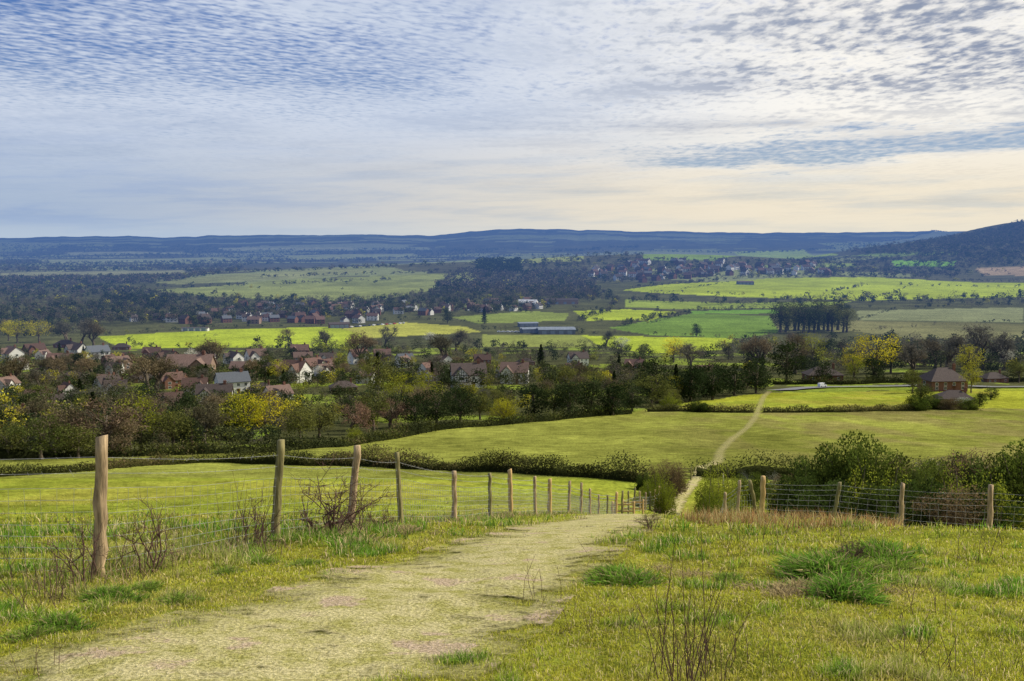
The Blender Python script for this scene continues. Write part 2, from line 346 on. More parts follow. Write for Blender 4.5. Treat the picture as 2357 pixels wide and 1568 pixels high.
M1=[4,4,7,6,3,.6,.4]; MV=[6,5,9,6,3,1.2,.7]
wpoly([(0,960),(430,962),(700,950),(1000,925),(1450,915),(1450,945),(1000,965),(700,995),(600,1010),(0,1045)],270,(3.5,7.5),[6,7,8,3,1,2.5,1.2])
wpoly([(0,905),(430,912),(760,915),(760,945),(430,962),(0,960)],190,(3.5,6.5),MV)
wpoly([(0,1000),(500,1000),(640,1010),(640,1035),(300,1048),(0,1055)],70,(2.5,4.5),[5,8,6,2,1,2,0])
wpoly([(-100,815),(560,828),(1000,845),(1500,860),(1760,890),(1600,910),(1000,905),(420,905),(-100,905)],600,(4,8),MV)
wpoly([(1000,860),(1500,865),(1500,905),(1000,900)],70,(6,9),MV)
wpoly([(1450,880),(1780,875),(1780,898),(1500,940)],80,(6,9),[6,4,2,0,2,.5,0])
wpoly([(1600,830),(1700,795),(1960,782),(2357,795),(2357,865),(1950,865),(1650,875)],240,(6,12),[5,4,8,6,2,.8,.3])
wpoly([(560,805),(900,798),(1350,803),(1560,815),(1600,845),(1000,840),(560,828)],230,(4,10),MV)
wpoly([(-200,800),(0,800),(0,1050),(-200,1050)],90,(6,10),M1)
wpoly([(2357,780),(2600,780),(2600,880),(2357,880)],50,(8,12),M1)
wpoly([(0,650),(300,665),(480,690),(880,692),(1000,672),(1080,655),(1350,650),(1420,690),(1300,700),(1230,722),(900,727),(700,738),(230,748),(0,735)],2400,(7,13),M1)
wpoly([(0,740),(230,748),(230,770),(0,780)],120,(6,12),M1)
wpoly([(0,612),(560,612),(560,625),(350,655),(0,655)],1500,(8,13),[3,3,8,6,2,.4,0])
wpoly([(1200,602),(1300,580),(1470,572),(1500,600),(1700,605),(1650,640),(1400,655),(1200,650)],650,(7,13),M1)
wpoly([(1700,603),(2030,592),(2357,592),(2357,612),(2220,616),(2200,640),(1980,640),(1700,640)],650,(7,13),M1)
wpoly([(0,562),(1150,575),(1100,592),(560,612),(0,612)],2600,(8,13),[3,3,6,6,3,0,0])
wpoly([(1900,562),(2357,558),(2357,596),(1950,585)],800,(8,13),[3,4,6,5,3,.2,0])
wpoly([(2170,548),(2300,525),(2357,505),(2357,560),(2080,562)],1000,(7,11),[1,4,7,7,3,0,0])
wpoly([(1098,604),(1198,602),(1198,630),(1098,632)],130,(14,20),[1,0,0,0,0,0,0])
wpoly([(1000,655),(1060,625),(1340,632),(1380,690),(1300,695),(1000,680)],500,(10,17),[2,2,7,8,1,0,0])
wpoly([(220,690),(400,690),(400,712),(300,715)],70,(9,14),[1,0,0,0,0,0,0])
wpoly([(1960,795),(2357,790),(2357,810),(1960,815)],40,(6,11),M1)
wpoly([(1650,640),(2357,600),(2357,640)],80,(6,11),M1)
for L,st,H in [([(1430,752),(1590,718),(1800,711),(2060,711),(2357,703)],4,(4,9)),([(1340,738),(1500,745),(1590,722)],4,(3,6)),([(1320,768),(1500,772),(1690,780)],3,(2,5)),
 ([(1430,665),(1700,641),(1990,637),(2357,650)],6,(4,9)),([(1440,692),(1700,702),(1960,697),(2357,701)],3,(6,15)),([(1800,697),(2357,690)],4,(8,16)),([(600,640),(860,632),(1100,625)],6,(6,11)),([(350,663),(640,655),(900,645)],7,(6,11)),
 ([(560,628),(740,622),(1000,612),(1200,603)],5,(8,13)),([(950,603),(1180,590),(1350,587)],7,(8,13)),([(1470,600),(1950,608)],7,(6,12)),([(1480,579),(1700,584),(1930,574)],8,(8,14)),([(760,750),(930,735),(1100,742)],4,(3,7)),
 ([(1100,758),(1340,766)],3,(3,7)),([(225,800),(560,803),(830,806)],2.5,(2.5,5)),([(230,772),(480,757),(760,750)],4,(3,7)),([(2060,712),(1970,740),(1800,732)],4,(2,4)),([(1500,672),(1780,682),(2100,690)],10,(3,7)),
 ([(1960,765),(2200,745),(2357,742)],5,(2,5)),([(1900,570),(2100,548),(2240,520)],15,(8,13)),([(1700,600),(2050,598),(2357,603)],8,(7,12)),([(1320,712),(1560,716),(1780,708)],5,(3,7)),([(1270,583),(1380,573),(1470,570)],7,(12,20)),([(640,695),(900,700)],5,(5,10)),
 ([(1680,650),(1560,668),(1440,700)],8,(2,5)),([(2100,655),(2000,690)],8,(2,4)),([(1900,675),(2000,655),(2357,662)],10,(4,8)),([(1420,690),(1400,720),(1330,740)],4,(5,9)),([(250,790),(420,778),(640,770)],14,(2,5)),([(450,683),(620,662),(820,668)],40,(7,12)),([(520,650),(900,655)],60,(7,12)),
 ([(0,605),(700,600),(1100,593)],6,(7,12)),([(0,592),(900,586)],7,(7,12)),([(300,578),(1200,574)],9,(7,12)),([(0,642),(440,638)],5,(7,12)),([(0,626),(420,620)],5,(7,12))]:
    wline(L,st,H,M1,jit=1.5)
pts=np.concatenate(pts);Hs=np.concatenate(Hs);pl=np.concatenate(pl)
for po in [[(80,598),(500,593),(560,600),(120,607)],[(650,589),(950,584),(980,591),(680,599)],[(0,628),(420,622),(440,634),(0,641)],[(150,582),(420,580),(430,585),(160,588)],[(500,571),(800,569),(820,574),(520,577)]]:
    P=sight([a for a,b in po],[b for a,b in po]); kp=~inpoly(pts[:,0],pts[:,1],[tuple(p) for p in P]); pts,Hs,pl=pts[kp],Hs[kp],pl[kp]
dist=pts[:,1]
a_=dist<640; b_=(~a_)&(dist<1500); c_=dist>=1500
print("wood trees",a_.sum(),b_.sum(),c_.sum())
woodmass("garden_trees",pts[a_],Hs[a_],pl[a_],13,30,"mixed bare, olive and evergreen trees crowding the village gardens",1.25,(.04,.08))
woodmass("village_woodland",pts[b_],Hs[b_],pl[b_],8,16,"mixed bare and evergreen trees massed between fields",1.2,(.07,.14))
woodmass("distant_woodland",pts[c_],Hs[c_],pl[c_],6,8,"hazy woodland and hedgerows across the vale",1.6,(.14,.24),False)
# ------------------------------------------------------------------ path / fence lines
PXY=np.array([[-6,-5.0],[2,-2.9],[5.5,-1.6],[7.2,-.95],[9.7,-.15],[12,.42],[18,1.5],[24,2.6],[30,3.6],[40,5.3],[48,6.8],[60,9.9],[75,13.8],[90,17.],[110,22.6],[170,38.7],[246,60.9],[330,87]])
def pathx(y): return np.interp(y,PXY[:,0],PXY[:,1])+.35*np.sin(y/6.)*ss(55,70,y)*(1-ss(110,130,y))+.9*np.sin(y/28.)*ss(115,150,y)
def pathw(y): return np.interp(y,[0,5.5,9,20,30,60,80,110,330],[1.1,1.02,.82,.9,.72,.42,.35,.6,.9])
FX=np.array([[8.8,-3.75],[12.3,-3.0],[15.1,-2.52],[17,-1.94],[21.5,-1.28],[25,-.56],[27.5,-.03],[30.5,.73],[33.5,1.29],[36,2.1],[39,2.75],[42,3.36],[44.5,3.97],[46,4.5],[48,5.1],[75,12.6]])
# ------------------------------------------------------------------ terrain
a1=np.linspace(-.60,.60,720); a2=np.linspace(.60,2*math.pi-.60,92)[1:-1]; ang=np.concatenate([a1,a2]); R=np.geomspace(1,15000,820)
A,RR=np.meshgrid(ang,R); X=np.sin(A)*RR; Y=np.cos(A)*RR; na=len(ang)
Z=h(X,Y); V=np.stack([X,Y,Z],-1).reshape(-1,3)
i=np.arange(len(R)-1)[:,None]*na; j=np.arange(na)[None]; jn=(j+1)%na
Fq=np.stack([i+j,i+na+j,i+na+jn,i+jn],-1).reshape(-1,4)
V=np.concatenate([V,[[0,0,float(h(0.,0.))]]]); ft=np.stack([np.full(na,len(V)-1),np.arange(na),(np.arange(na)+1)%na],1)[:, [0,2,1]]
x=V[:,0];y=V[:,1]
n1=fbm(x/35,y/35,40,3)
col=np.zeros((len(V),3)); 
g=np.array([.215,.25,.030]); col[:]=g*(1+.35*n1[:,None])
yel=ss(-.2,.5,fbm(x/9,y/9,44,3))[:,None]; col=col*(1-yel*.45)+np.array([.36,.31,.06])*yel*.45
lf=((y>80)&(y<260))[:,None]; col=np.where(lf,np.array([.185,.200,.038])*(1+.45*n1[:,None]+.35*fbm(x/5,y/11,46,3)[:,None]),col)
brn=ss(.0,.45,fbm(x/7,y/20,48,3)+.25)[:,None]*lf*ss(10,60,x)[:,None]; col=col*(1-.5*brn)+np.array([.19,.15,.065])*.5*brn
def paint(poly,c,var=.15,sc=60):
    P=sight([a for a,b in poly],[b for a,b in poly]); m=inpoly(x,y,[tuple(p) for p in P])
    col[m]=np.array(c)*(1+var*2*fbm(x[m]/sc,y[m]/sc,50,3)[:,None])
P=sight([-500,0,640,1000,1450,1530,1780,2357,2900],[1065,1062,1040,990,948,933,903,895,895])
bx=np.interp(x,P[:,0],P[:,1]); vil=(y>bx)&(y<20000); n2=fbm(x/25,y/25,60,4)
col[vil]=np.array([.07,.075,.03])*(1+.5*n2[vil][:,None])
gl=vil&(n2>.25)&(y<700); col[gl]=np.array([.17,.22,.033])
far=(y>1900); nf=fbm(x/420,y/300,70,4); col[far]=np.array([.078,.080,.044])*(1+.6*fbm(x/60,y/60,72,3)[far][:,None])
ff=far&(nf>.16)&(y<7500); col[ff]=np.array([.19,.22,.09])
hz=(y>4200)&(fbm(x/700,y/260,77,3)>.18)&(y<7600); col[hz]=np.array([.22,.25,.13])
hw=(y>2000)&(y<4000)&(x/np.maximum(y,1)>.40); col[hw]=np.array([.085,.088,.05])
BG=(.29,.36,.028); MG=(.12,.195,.03); OG=(.19,.22,.065); DG=(.17,.18,.08)
paint([(225,775),(480,760),(760,752),(835,768),(815,803),(560,800),(300,802)],BG)
paint([(790,757),(930,742),(1070,752),(1110,765),(1000,770),(850,778)],(.32,.33,.06))
paint([(330,668),(620,646),(900,634),(1095,626),(1105,640),(1000,668),(880,690),(640,690),(480,683)],OG,.25)
paint([(560,632),(740,618),(860,624),(700,640),(480,650)],(.20,.22,.09),.2)
paint([(0,628),(420,622),(440,634),(0,641)],(.20,.21,.10),.2); paint([(80,598),(500,593),(560,600),(120,607)],(.24,.27,.12),.2); paint([(650,589),(950,584),(980,591),(680,599)],(.24,.27,.11),.2)
paint([(150,582),(420,580),(430,585),(160,588)],(.26,.28,.14),.2); paint([(500,571),(800,569),(820,574),(520,577)],(.28,.30,.16),.2)
paint([(340,650),(560,630),(600,640),(420,655)],(.19,.21,.08),.2)
paint([(940,606),(1180,590),(1345,590),(1340,601),(1100,608)],(.24,.28,.08))
paint([(1400,755),(1590,722),(1770,727),(1795,765),(1700,780),(1500,772)],MG)
paint([(1430,668),(1530,655),(1780,640),(2000,638),(2357,652),(2357,684),(2000,692),(1700,684),(1500,674)],BG,.2,90)
paint([(1440,690),(1700,697),(1960,694),(1900,705),(1600,712),(1440,708)],(.20,.26,.04))
paint([(1590,716),(1780,712),(1800,722),(1590,722)],(.14,.27,.035))
paint([(1970,716),(2357,708),(2357,742),(1980,737)],(.18,.20,.09),.1)
paint([(1790,735),(1980,738),(2357,746),(2357,785),(2100,780),(1960,762),(1790,768)],(.15,.15,.06),.25)
paint([(1340,772),(1690,780),(1660,806),(1500,815),(1380,795)],BG)
paint([(1110,770),(1340,772),(1380,800),(1110,798)],(.19,.22,.05))
paint([(1320,716),(1440,712),(1560,718),(1500,738),(1350,738)],BG)
paint([(1040,730),(1220,716),(1310,722),(1300,738),(1100,745)],(.19,.24,.05))
paint([(930,700),(1180,700),(1220,712),(960,715)],(.14,.16,.06))
paint([(1470,582),(1700,590),(1640,600),(1480,599)],(.17,.26,.05)); paint([(1690,580),(1850,575),(1930,588),(1700,588)],(.28,.38,.045))
paint([(2050,600),(2200,602),(2195,613),(2060,613)],(.17,.36,.035)); paint([(2240,616),(2400,614),(2400,634),(2270,634)],(.34,.26,.16))
paint([(1950,590),(2130,580),(2240,583),(2040,592)],(.18,.26,.06)); paint([(2060,554),(2130,542),(2200,530),(2225,533),(2140,550)],(.24,.27,.12)); paint([(1880,560),(2080,554),(2120,562),(1920,570)],(.20,.24,.10))
paint([(1180,583),(1300,586),(1330,592),(1190,590)],(.2,.23,.08)); paint([(1740,612),(1960,606),(1980,614),(1800,622)],(.18,.24,.06))
paint([(1530,938),(1640,920),(1780,903),(2060,915),(2110,938),(2357,940),(2357,900),(2290,900),(2280,925),(2100,915),(1900,905)],(.26,.28,.03),.25,12)
paint([(520,1000),(640,985),(600,1005),(560,1015)],(.23,.34,.04))
GM,nt=newmat("meadow_ground")
pos=nt.n('ShaderNodeNewGeometry').outputs['Position']; at=nt.n('ShaderNodeAttribute',attribute_name='land').outputs['Color']
p2=nt.vm('MULTIPLY',pos,(1,1,0))
na_=nt.noise(p2,28.,4,.7); nb=nt.noise(p2,2.6,6,.7); nc_=nt.noise(p2,.33,6,.7); nd_=nt.noise(p2,.035,6,.65)
f=nt.m('MULTIPLY',nt.m('MULTIPLY',nt.ramp(na_,.2,.8,.45,1.55,False),nt.ramp(nb,.25,.75,.3,1.7,False)),nt.m('MULTIPLY',nt.ramp(nc_,.25,.75,.45,1.55,False),nt.ramp(nd_,.3,.7,.75,1.25,False)))
cc=nt.n('ShaderNodeCombineColor')
for q_ in range(3): nt.put(cc.inputs[q_],f)
c=nt.mix(1.0,at,cc.outputs[0],'MULTIPLY')
c=nt.mix(nt.m('MULTIPLY',nt.ramp(nt.noise(p2,5.,4,.7),.50,.68),.5),c,nt.mix(1.,c,(1.5,1.05,1.2,1),'MULTIPLY'))
b=nt.n('ShaderNodeBsdfDiffuse'); nt.put(b.inputs[0],c)
bp=nt.n('ShaderNodeBump'); bp.inputs['Strength'].default_value=1.; bp.inputs['Distance'].default_value=.13; nt.put(bp.inputs['Height'],nt.m('ADD',nb,nt.m('MULTIPLY',na_,.3))); nt.put(b.inputs['Normal'],bp.outputs[0])
finish_hazed(nt,b.outputs[0])
tag(ob("terrain",mk("terrain",V,[Fq,ft],GM,col=col,smooth=True,attr='land')),"grassy hillside falling to a patchwork vale and blue ridge","terrain",kind="structure")
# ------------------------------------------------------------------ path
def strip(name,ys,xc,w,mat,label,cols=13,lift=.012,xy=None):
    t=np.linspace(-1,1,cols); ys=np.asarray(ys); D=np.stack([np.gradient(xc),np.gradient(ys)],1); D/=np.linalg.norm(D,axis=1)[:,None]; N=np.stack([D[:,1],-D[:,0]],1)
    PX=xc[:,None]+N[:,0:1]*t*w[:,None]; PYy=ys[:,None]+N[:,1:2]*t*w[:,None]; PZz=h(PX,PYy)+lift+.0006*np.hypot(PX,PYy)
    Vv=np.stack([PX,PYy,PZz],-1).reshape(-1,3); i=np.arange(len(ys)-1)[:,None]*cols; j=np.arange(cols-1)[None]
    Ff=np.stack([i+j,i+j+1,i+cols+j+1,i+cols+j],-1).reshape(-1,4)
    e=np.broadcast_to(np.abs(t),(len(ys),cols)).reshape(-1)
    return tag(ob(name,mk(name,Vv,Ff,mat,col=e,smooth=True,attr='edge')),label,name,kind="structure")
PM,nt=newmat("worn_grass_path")
pos=nt.n('ShaderNodeNewGeometry').outputs['Position']; p2=nt.vm('MULTIPLY',pos,(1,1,0)); e=nt.n('ShaderNodeAttribute',attribute_name='edge').outputs['Fac']
sy=nt.n('ShaderNodeSeparateXYZ'); nt.put(sy.inputs[0],pos); farp=nt.ramp(sy.outputs[1],85.,130.)
na_=nt.noise(p2,30,4,.7); nb=nt.noise(p2,3.2,6,.7); nc_=nt.noise(p2,1.1,5,.65)
c=nt.mix(nt.ramp(nb,.35,.60),(.44,.41,.13,1),(.68,.60,.31,1)); c=nt.mix(nt.ramp(nc_,.56,.63),c,(.60,.46,.32,1)); c=nt.mix(nt.ramp(na_,.35,.65),nt.mix(1.,c,(.5,.5,.4,1),'MULTIPLY'),c)
b=nt.n('ShaderNodeBsdfDiffuse'); nt.put(b.inputs[0],c); tr=nt.n('ShaderNodeBsdfTransparent')
al=nt.m('ADD',e,nt.m('ADD',nt.m('MULTIPLY',nt.m('SUBTRACT',nb,.5),2.2),nt.m('MULTIPLY',nt.m('SUBTRACT',.5,nc_),2.0)))
al=nt.ramp(nt.m('ADD',al,nt.ramp(e,.28,.0,0.,.36)),.50,1.10); al=nt.m('MAXIMUM',al,nt.m('MULTIPLY',farp,nt.ramp(e,.2,1.,.55,.95))); mx=nt.n('ShaderNodeMixShader'); nt.put(mx.inputs[0],al); nt.put(mx.inputs[1],b.outputs[0]); nt.put(mx.inputs[2],tr.outputs[0])
bp=nt.n('ShaderNodeBump'); bp.inputs['Strength'].default_value=.8; bp.inputs['Distance'].default_value=.05; nt.put(bp.inputs['Height'],na_); nt.put(b.inputs['Normal'],bp.outputs[0])
o=nt.n('ShaderNodeOutputMaterial'); nt.put(o.inputs[0],mx.outputs[0])
ys=np.concatenate([np.arange(1,60,.12),np.arange(60,330,1.)]); strip("path",ys,pathx(ys),pathw(ys)*1.4,PM,"worn pale footpath descending through grass to the village",cols=17)
AS=solid("asphalt",(.16,.16,.165),.9,.15,2.)
rd=sight([1780,1900,2100,2300,2500,2800],[900,892,890,893,893,893]); ry=np.linspace(rd[0,0],rd[-1,0],160); yy=np.interp(ry,rd[:,0],rd[:,1])
strip("road",yy,ry,np.full(160,2.6),AS,"grey village road behind the lower field hedge",cols=5,lift=.25)
# ------------------------------------------------------------------ foreground grass
GRM=leafmat("grass_blades",(1,1,1),absolute=True,objvar=0,transl=.45)
def blades(name,x,y,hh,ww,colr,label,lean=.5,cat="grass"):
    n=len(x); z=h(x,y)-.01; th=rng.uniform(0,6.283,n); la=rng.normal(size=n)*lean+.15; lt=rng.uniform(0,6.283,n)
    w=np.stack([np.cos(th),np.sin(th),np.zeros(n)],1)*ww[:,None]*.5; b=np.stack([x,y,z],1); d=np.stack([np.cos(lt)*la,np.sin(lt)*la,np.ones(n)],1); d/=np.linalg.norm(d,axis=1)[:,None]
    m=b+d*hh[:,None]*.55; t=b+(d+np.stack([np.cos(lt)*la,np.sin(lt)*la,-abs(la)*.5],1)*.6)*hh[:,None]
    Vv=np.stack([b-w,b+w,m+w*.8,m-w*.8,t],1).reshape(-1,3); k5=np.arange(n)[:,None]*5
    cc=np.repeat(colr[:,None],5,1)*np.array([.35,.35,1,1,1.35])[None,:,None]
    return tag(ob(name,mk(name,Vv,[np.concatenate([k5+0,k5+1,k5+2,k5+3],1),np.concatenate([k5+3,k5+2,k5+4],1)],GRM,col=cc.reshape(-1,3))),label,cat,kind="stuff")
N=480000
dp=rng.uniform(.262,.60,N); gy=np.interp(-dp,(-np.array([.60,.458,.3467,.3075,.298,.2937,.2869,.2824,.2815,.262])),[3.9,5.5,8.8,12.3,15.1,17,21.5,27,33,62]); gx=rng.uniform(-.6,.6,N)*gy
gy=gy*(1+rng.normal(size=N)*.02)
lat=np.abs(gx-pathx(gy))/pathw(gy); pd=lat+.38*np.exp(-(lat/.2)**2)+fbm(gx/.5,gy/.5,80,3)*1.1+fbm(gx/1.6,gy/1.6,86,2)*.6; onp=1-ss(.65,1.35,pd)
keep=rng.uniform(size=N)>onp*.62; gx,gy,onp=gx[keep],gy[keep],onp[keep]
cl=fbm(gx/.38,gy/.45,81,4); c2=fbm(gx/2.5,gy/2.5,85,3); c3=fbm(gx/1.1,gy/1.3,88,3); lush=ss(.02,.5,cl+.45*c2+.22*ss(0,1.5,-(gx-pathx(gy))-1.2)*(gy<16)); dryp=ss(.08,.38,c3)
hh=(.026+.062*lush+.018*rng.uniform(size=len(gx)))*(1-.6*onp)*np.clip(gy/11,.75,1.6)*rng.uniform(.4,1.8,len(gx)); ww=.0055*np.clip(gy/7,.8,4)*rng.uniform(.6,1.4,len(gx))
cA=np.array([.52,.51,.055]);cB=np.array([.17,.33,.035]);cP=np.array([.74,.65,.30]);cD=np.array([.76,.61,.33])
cr=cA+(cB-cA)*lush[:,None]; cr=cr*(1-.45*dryp[:,None])+np.array([.64,.53,.16])*.45*dryp[:,None]; cr=cr*(1-onp[:,None]*.9)+cP*onp[:,None]*.9; dr=(rng.uniform(size=len(gx))<.17)[:,None]; cr=np.where(dr,cD,cr)*rng.uniform(.35,1.45,(len(gx),1))
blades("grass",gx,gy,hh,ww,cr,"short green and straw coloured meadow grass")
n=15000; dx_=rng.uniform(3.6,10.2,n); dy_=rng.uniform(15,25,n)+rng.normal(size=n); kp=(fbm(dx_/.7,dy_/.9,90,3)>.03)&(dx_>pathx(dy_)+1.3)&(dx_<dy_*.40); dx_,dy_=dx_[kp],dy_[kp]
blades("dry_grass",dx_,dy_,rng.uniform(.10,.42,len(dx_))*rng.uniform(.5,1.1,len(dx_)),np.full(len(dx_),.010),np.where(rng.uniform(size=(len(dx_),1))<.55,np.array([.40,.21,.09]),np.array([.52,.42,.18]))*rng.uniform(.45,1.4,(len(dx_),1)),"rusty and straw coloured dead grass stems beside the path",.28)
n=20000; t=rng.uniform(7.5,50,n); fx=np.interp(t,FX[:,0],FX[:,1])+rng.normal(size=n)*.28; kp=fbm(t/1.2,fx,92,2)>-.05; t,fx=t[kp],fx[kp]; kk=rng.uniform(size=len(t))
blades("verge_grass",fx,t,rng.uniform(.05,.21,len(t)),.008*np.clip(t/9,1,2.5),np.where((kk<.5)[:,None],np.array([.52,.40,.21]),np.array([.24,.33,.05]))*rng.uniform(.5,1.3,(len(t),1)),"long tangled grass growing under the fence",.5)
# ------------------------------------------------------------------ tussocks, stalks, shrubs
def tussock(seed,c,hgt=.3,rad=.28,n=1500):
    r=np.random.default_rng(seed); cs=r.normal(size=(5,2))*rad*.45; q=cs[r.integers(0,5,n)]+r.normal(size=(n,2))*rad*.28; b=np.concatenate([q,np.full((n,1),-.02)],1); L=hgt*r.uniform(.3,1.2,n)*np.exp(-(q**2).sum(1)/rad**2*.6)
    d=np.stack([q[:,0]/rad*.6+r.normal(size=n)*.5,q[:,1]/rad*.6+r.normal(size=n)*.5,np.ones(n)],1); d/=np.linalg.norm(d,axis=1)[:,None]
    w=np.cross(d,r.normal(size=(n,3))); w/=np.linalg.norm(w,axis=1)[:,None]; w*=.004
    m=b+d*L[:,None]*.6; t=m+(d*[1.5,1.5,.35])*L[:,None]*.45; V=np.stack([b-w,b+w,m+w,m-w,t],1).reshape(-1,3); k5=np.arange(n)[:,None]*5
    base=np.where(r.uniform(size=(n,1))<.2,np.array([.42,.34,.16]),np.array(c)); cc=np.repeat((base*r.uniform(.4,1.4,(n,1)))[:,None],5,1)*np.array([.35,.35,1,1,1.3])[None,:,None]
    return mk("grass_tussock",V,[np.concatenate([k5,k5+1,k5+2,k5+3],1),np.concatenate([k5+3,k5+2,k5+4],1)],GRM,col=cc.reshape(-1,3))
TG=[tussock(1,(.17,.33,.04)),tussock(2,(.24,.35,.05),.2,.26,900),tussock(12,(.19,.34,.04),.26,.34,1500)]; TB=tussock(3,(.50,.39,.20),.15,.34,1100)
for u,v,s,k_ in [(1880,1330,1.1,0),(1925,1340,1.2,2),(1945,1390,.9,0),(2040,1285,1.15,2),(2060,1312,.9,1),(1690,1345,.7,1),(1445,1345,.9,2),(1395,1325,.7,1),(1840,1375,.9,3),(1790,1385,.7,3),(1960,1370,.8,3),(330,1370,.6,1),(130,1470,.6,2),(60,1490,.6,1),(700,1310,.6,1),(590,1300,.6,1),(1590,1330,.7,3),(930,1235,1.,3),(830,1250,1.,3),(400,1400,.5,1),(250,1400,.6,2),(520,1330,.5,1),(1480,1350,.6,1),(1990,1300,.6,1)]:
    p=g1(u,v); o=ob("grass_tussock",TB if k_==3 else TG[k_],p,random.uniform(0,6),s*random.uniform(.85,1.1)); tag(o,"flattened straw coloured dead grass clump on the slope" if k_==3 else "lush green grass tussock on the slope","grass","grass tussocks on the slope")
STM=solid("dry_stalk",(.10,.055,.04),.9,.3,20.)
def stalks(seed,n=16,H=.8,spread=.35,side=3):
    r=np.random.default_rng(seed); P=[]
    for i in range(n):
        b=np.array([r.normal()*.13,r.normal()*.13,-.03]); d=np.array([r.normal()*spread,r.normal()*spread,1]); L=H*r.uniform(.35,1.1)
        m=b+d*L*.5+r.normal(size=3)*.02; e=b+d*L+r.normal(size=3)*.04; P.append(tube([b,m,e],[.0034,.0028,.0013],4))
        for k_ in range(r.integers(0,side+1)):
            t=r.uniform(.45,.9); q=b+d*L*t; P.append(tube([q,q+np.array([r.normal()*.03,r.normal()*.03,.05])],[.002,.001],3))
    return mk("dead_stalks",*join(P),STM)
def thorn(seed,depth=4,L0=.45,sp=.75,n0=7):
    r=np.random.default_rng(seed); P=[]
    def br(p,d,l,rad,lev):
        d=d/np.linalg.norm(d); e=p+d*l; m=p+d*l*.5+r.normal(size=3)*l*.08; P.append(tube([p,m,e],[rad,rad*.85,rad*.65],4))
        if lev>=depth: return
        for i in range(r.integers(2,4)): br(p+d*l*r.uniform(.5,1),d+r.normal(size=3)*sp,l*r.uniform(.5,.8),max(rad*.6,.0022),lev+1)
    for i in range(n0): br(np.array([r.normal()*.08,r.normal()*.08,-.03]),np.array([r.normal()*.5,r.normal()*.5,1]),L0*r.uniform(.7,1.2),.011,0)
    return mk("thorn_shrub",*join(P),STM)
ST=[stalks(1,14,.75,.18),stalks(2,22,.95,.17),stalks(3,6,.6,.22),stalks(4,8,.5,.3)]
for u,v,s,k_ in [(1555,1560,.85,1),(1620,1550,.75,0),(1500,1560,.6,2),(1690,1515,.7,2),(1250,1385,.7,2),(1385,1330,.6,3),(1530,1420,.6,2),(2150,1420,.7,2),(2080,1520,.6,3),(2180,1560,.6,3),(2300,1560,.5,2),(1850,1400,.6,3),(60,1430,.8,3),(140,1400,.8,0),(30,1360,.9,2),(300,1340,.8,3),(560,1260,.9,1),(600,1255,.9,0),(2250,1290,1.,2),(1680,1290,.8,3),(1760,1260,.9,2),(1940,1300,.8,3),(350,1330,1.1,2),(1470,1470,.5,2),(1800,1540,.5,2),(90,1560,.6,2),(1350,1460,.5,2)]:
    p=g1(u,v); tag(ob("dead_stalks",ST[k_],p,random.uniform(0,6),s),"thin dark dead stalks rising from the meadow grass","dead plant","dead stalks in the meadow")
TH=[thorn(5),thorn(6,4,.4,.8,9),thorn(7,3,.5,.6,6)]
for u,v,s,k_ in [(770,1240,1.15,0),(735,1235,.9,1),(820,1240,.7,2),(590,1255,.7,2),(190,1350,.6,2),(870,1225,.6,1),(350,1320,.7,2),(1960,1290,.4,1),(1500,1225,.5,1)]:
    p=g1(u,v); tag(ob("thorn_shrub",TH[k_],p,random.uniform(0,6),s),"leafless tangled thorn shrub growing by the wire fence","shrub","thorn shrubs along the fence")
# ------------------------------------------------------------------ fences
WD=[solid("weathered_wood",(.36,.26,.15),.9,.6,9.,(3,3,.3),bump=1.),solid("mossy_wood",(.22,.19,.08),.9,.55,9.,(3,3,.3),bump=1.),solid("new_wood",(.50,.33,.14),.85,.4,9.,(3,3,.3),bump=.6)]
WIRE=solid("galvanised_wire",(.34,.34,.33),.5,.2,5.)
def post(hgt,rad,lean,mat,seed,square=False):
    r=np.random.default_rng(seed); n=10; zs=np.linspace(-.35,hgt,12); P=[(lean[0]*max(z,0)/hgt+r.normal()*.007,lean[1]*max(z,0)/hgt+r.normal()*.007,z) for z in zs]
    v,f=tube(P,rad*np.linspace(1.08,.9,12)*r.uniform(.92,1.08,12),n); v=v.reshape(12,n,3); prof=1+.2*r.uniform(-1,1,n); c=np.array(P)[:,None]; v[...,:2]=c[...,:2]+(v[...,:2]-c[...,:2])*prof[None,:,None]
    tilt=(v[-1,:,0]-P[-1][0])*r.uniform(-.5,.5); v[-1,:,2]+=tilt
    v=v.reshape(-1,3); v=np.concatenate([v,[[P[-1][0],P[-1][1],hgt+.004]]]); top=11*n
    return mk("post",v,[f,np.array([[top+i,top+(i+1)%n,len(v)-1] for i in range(n)])],mat,smooth=False)
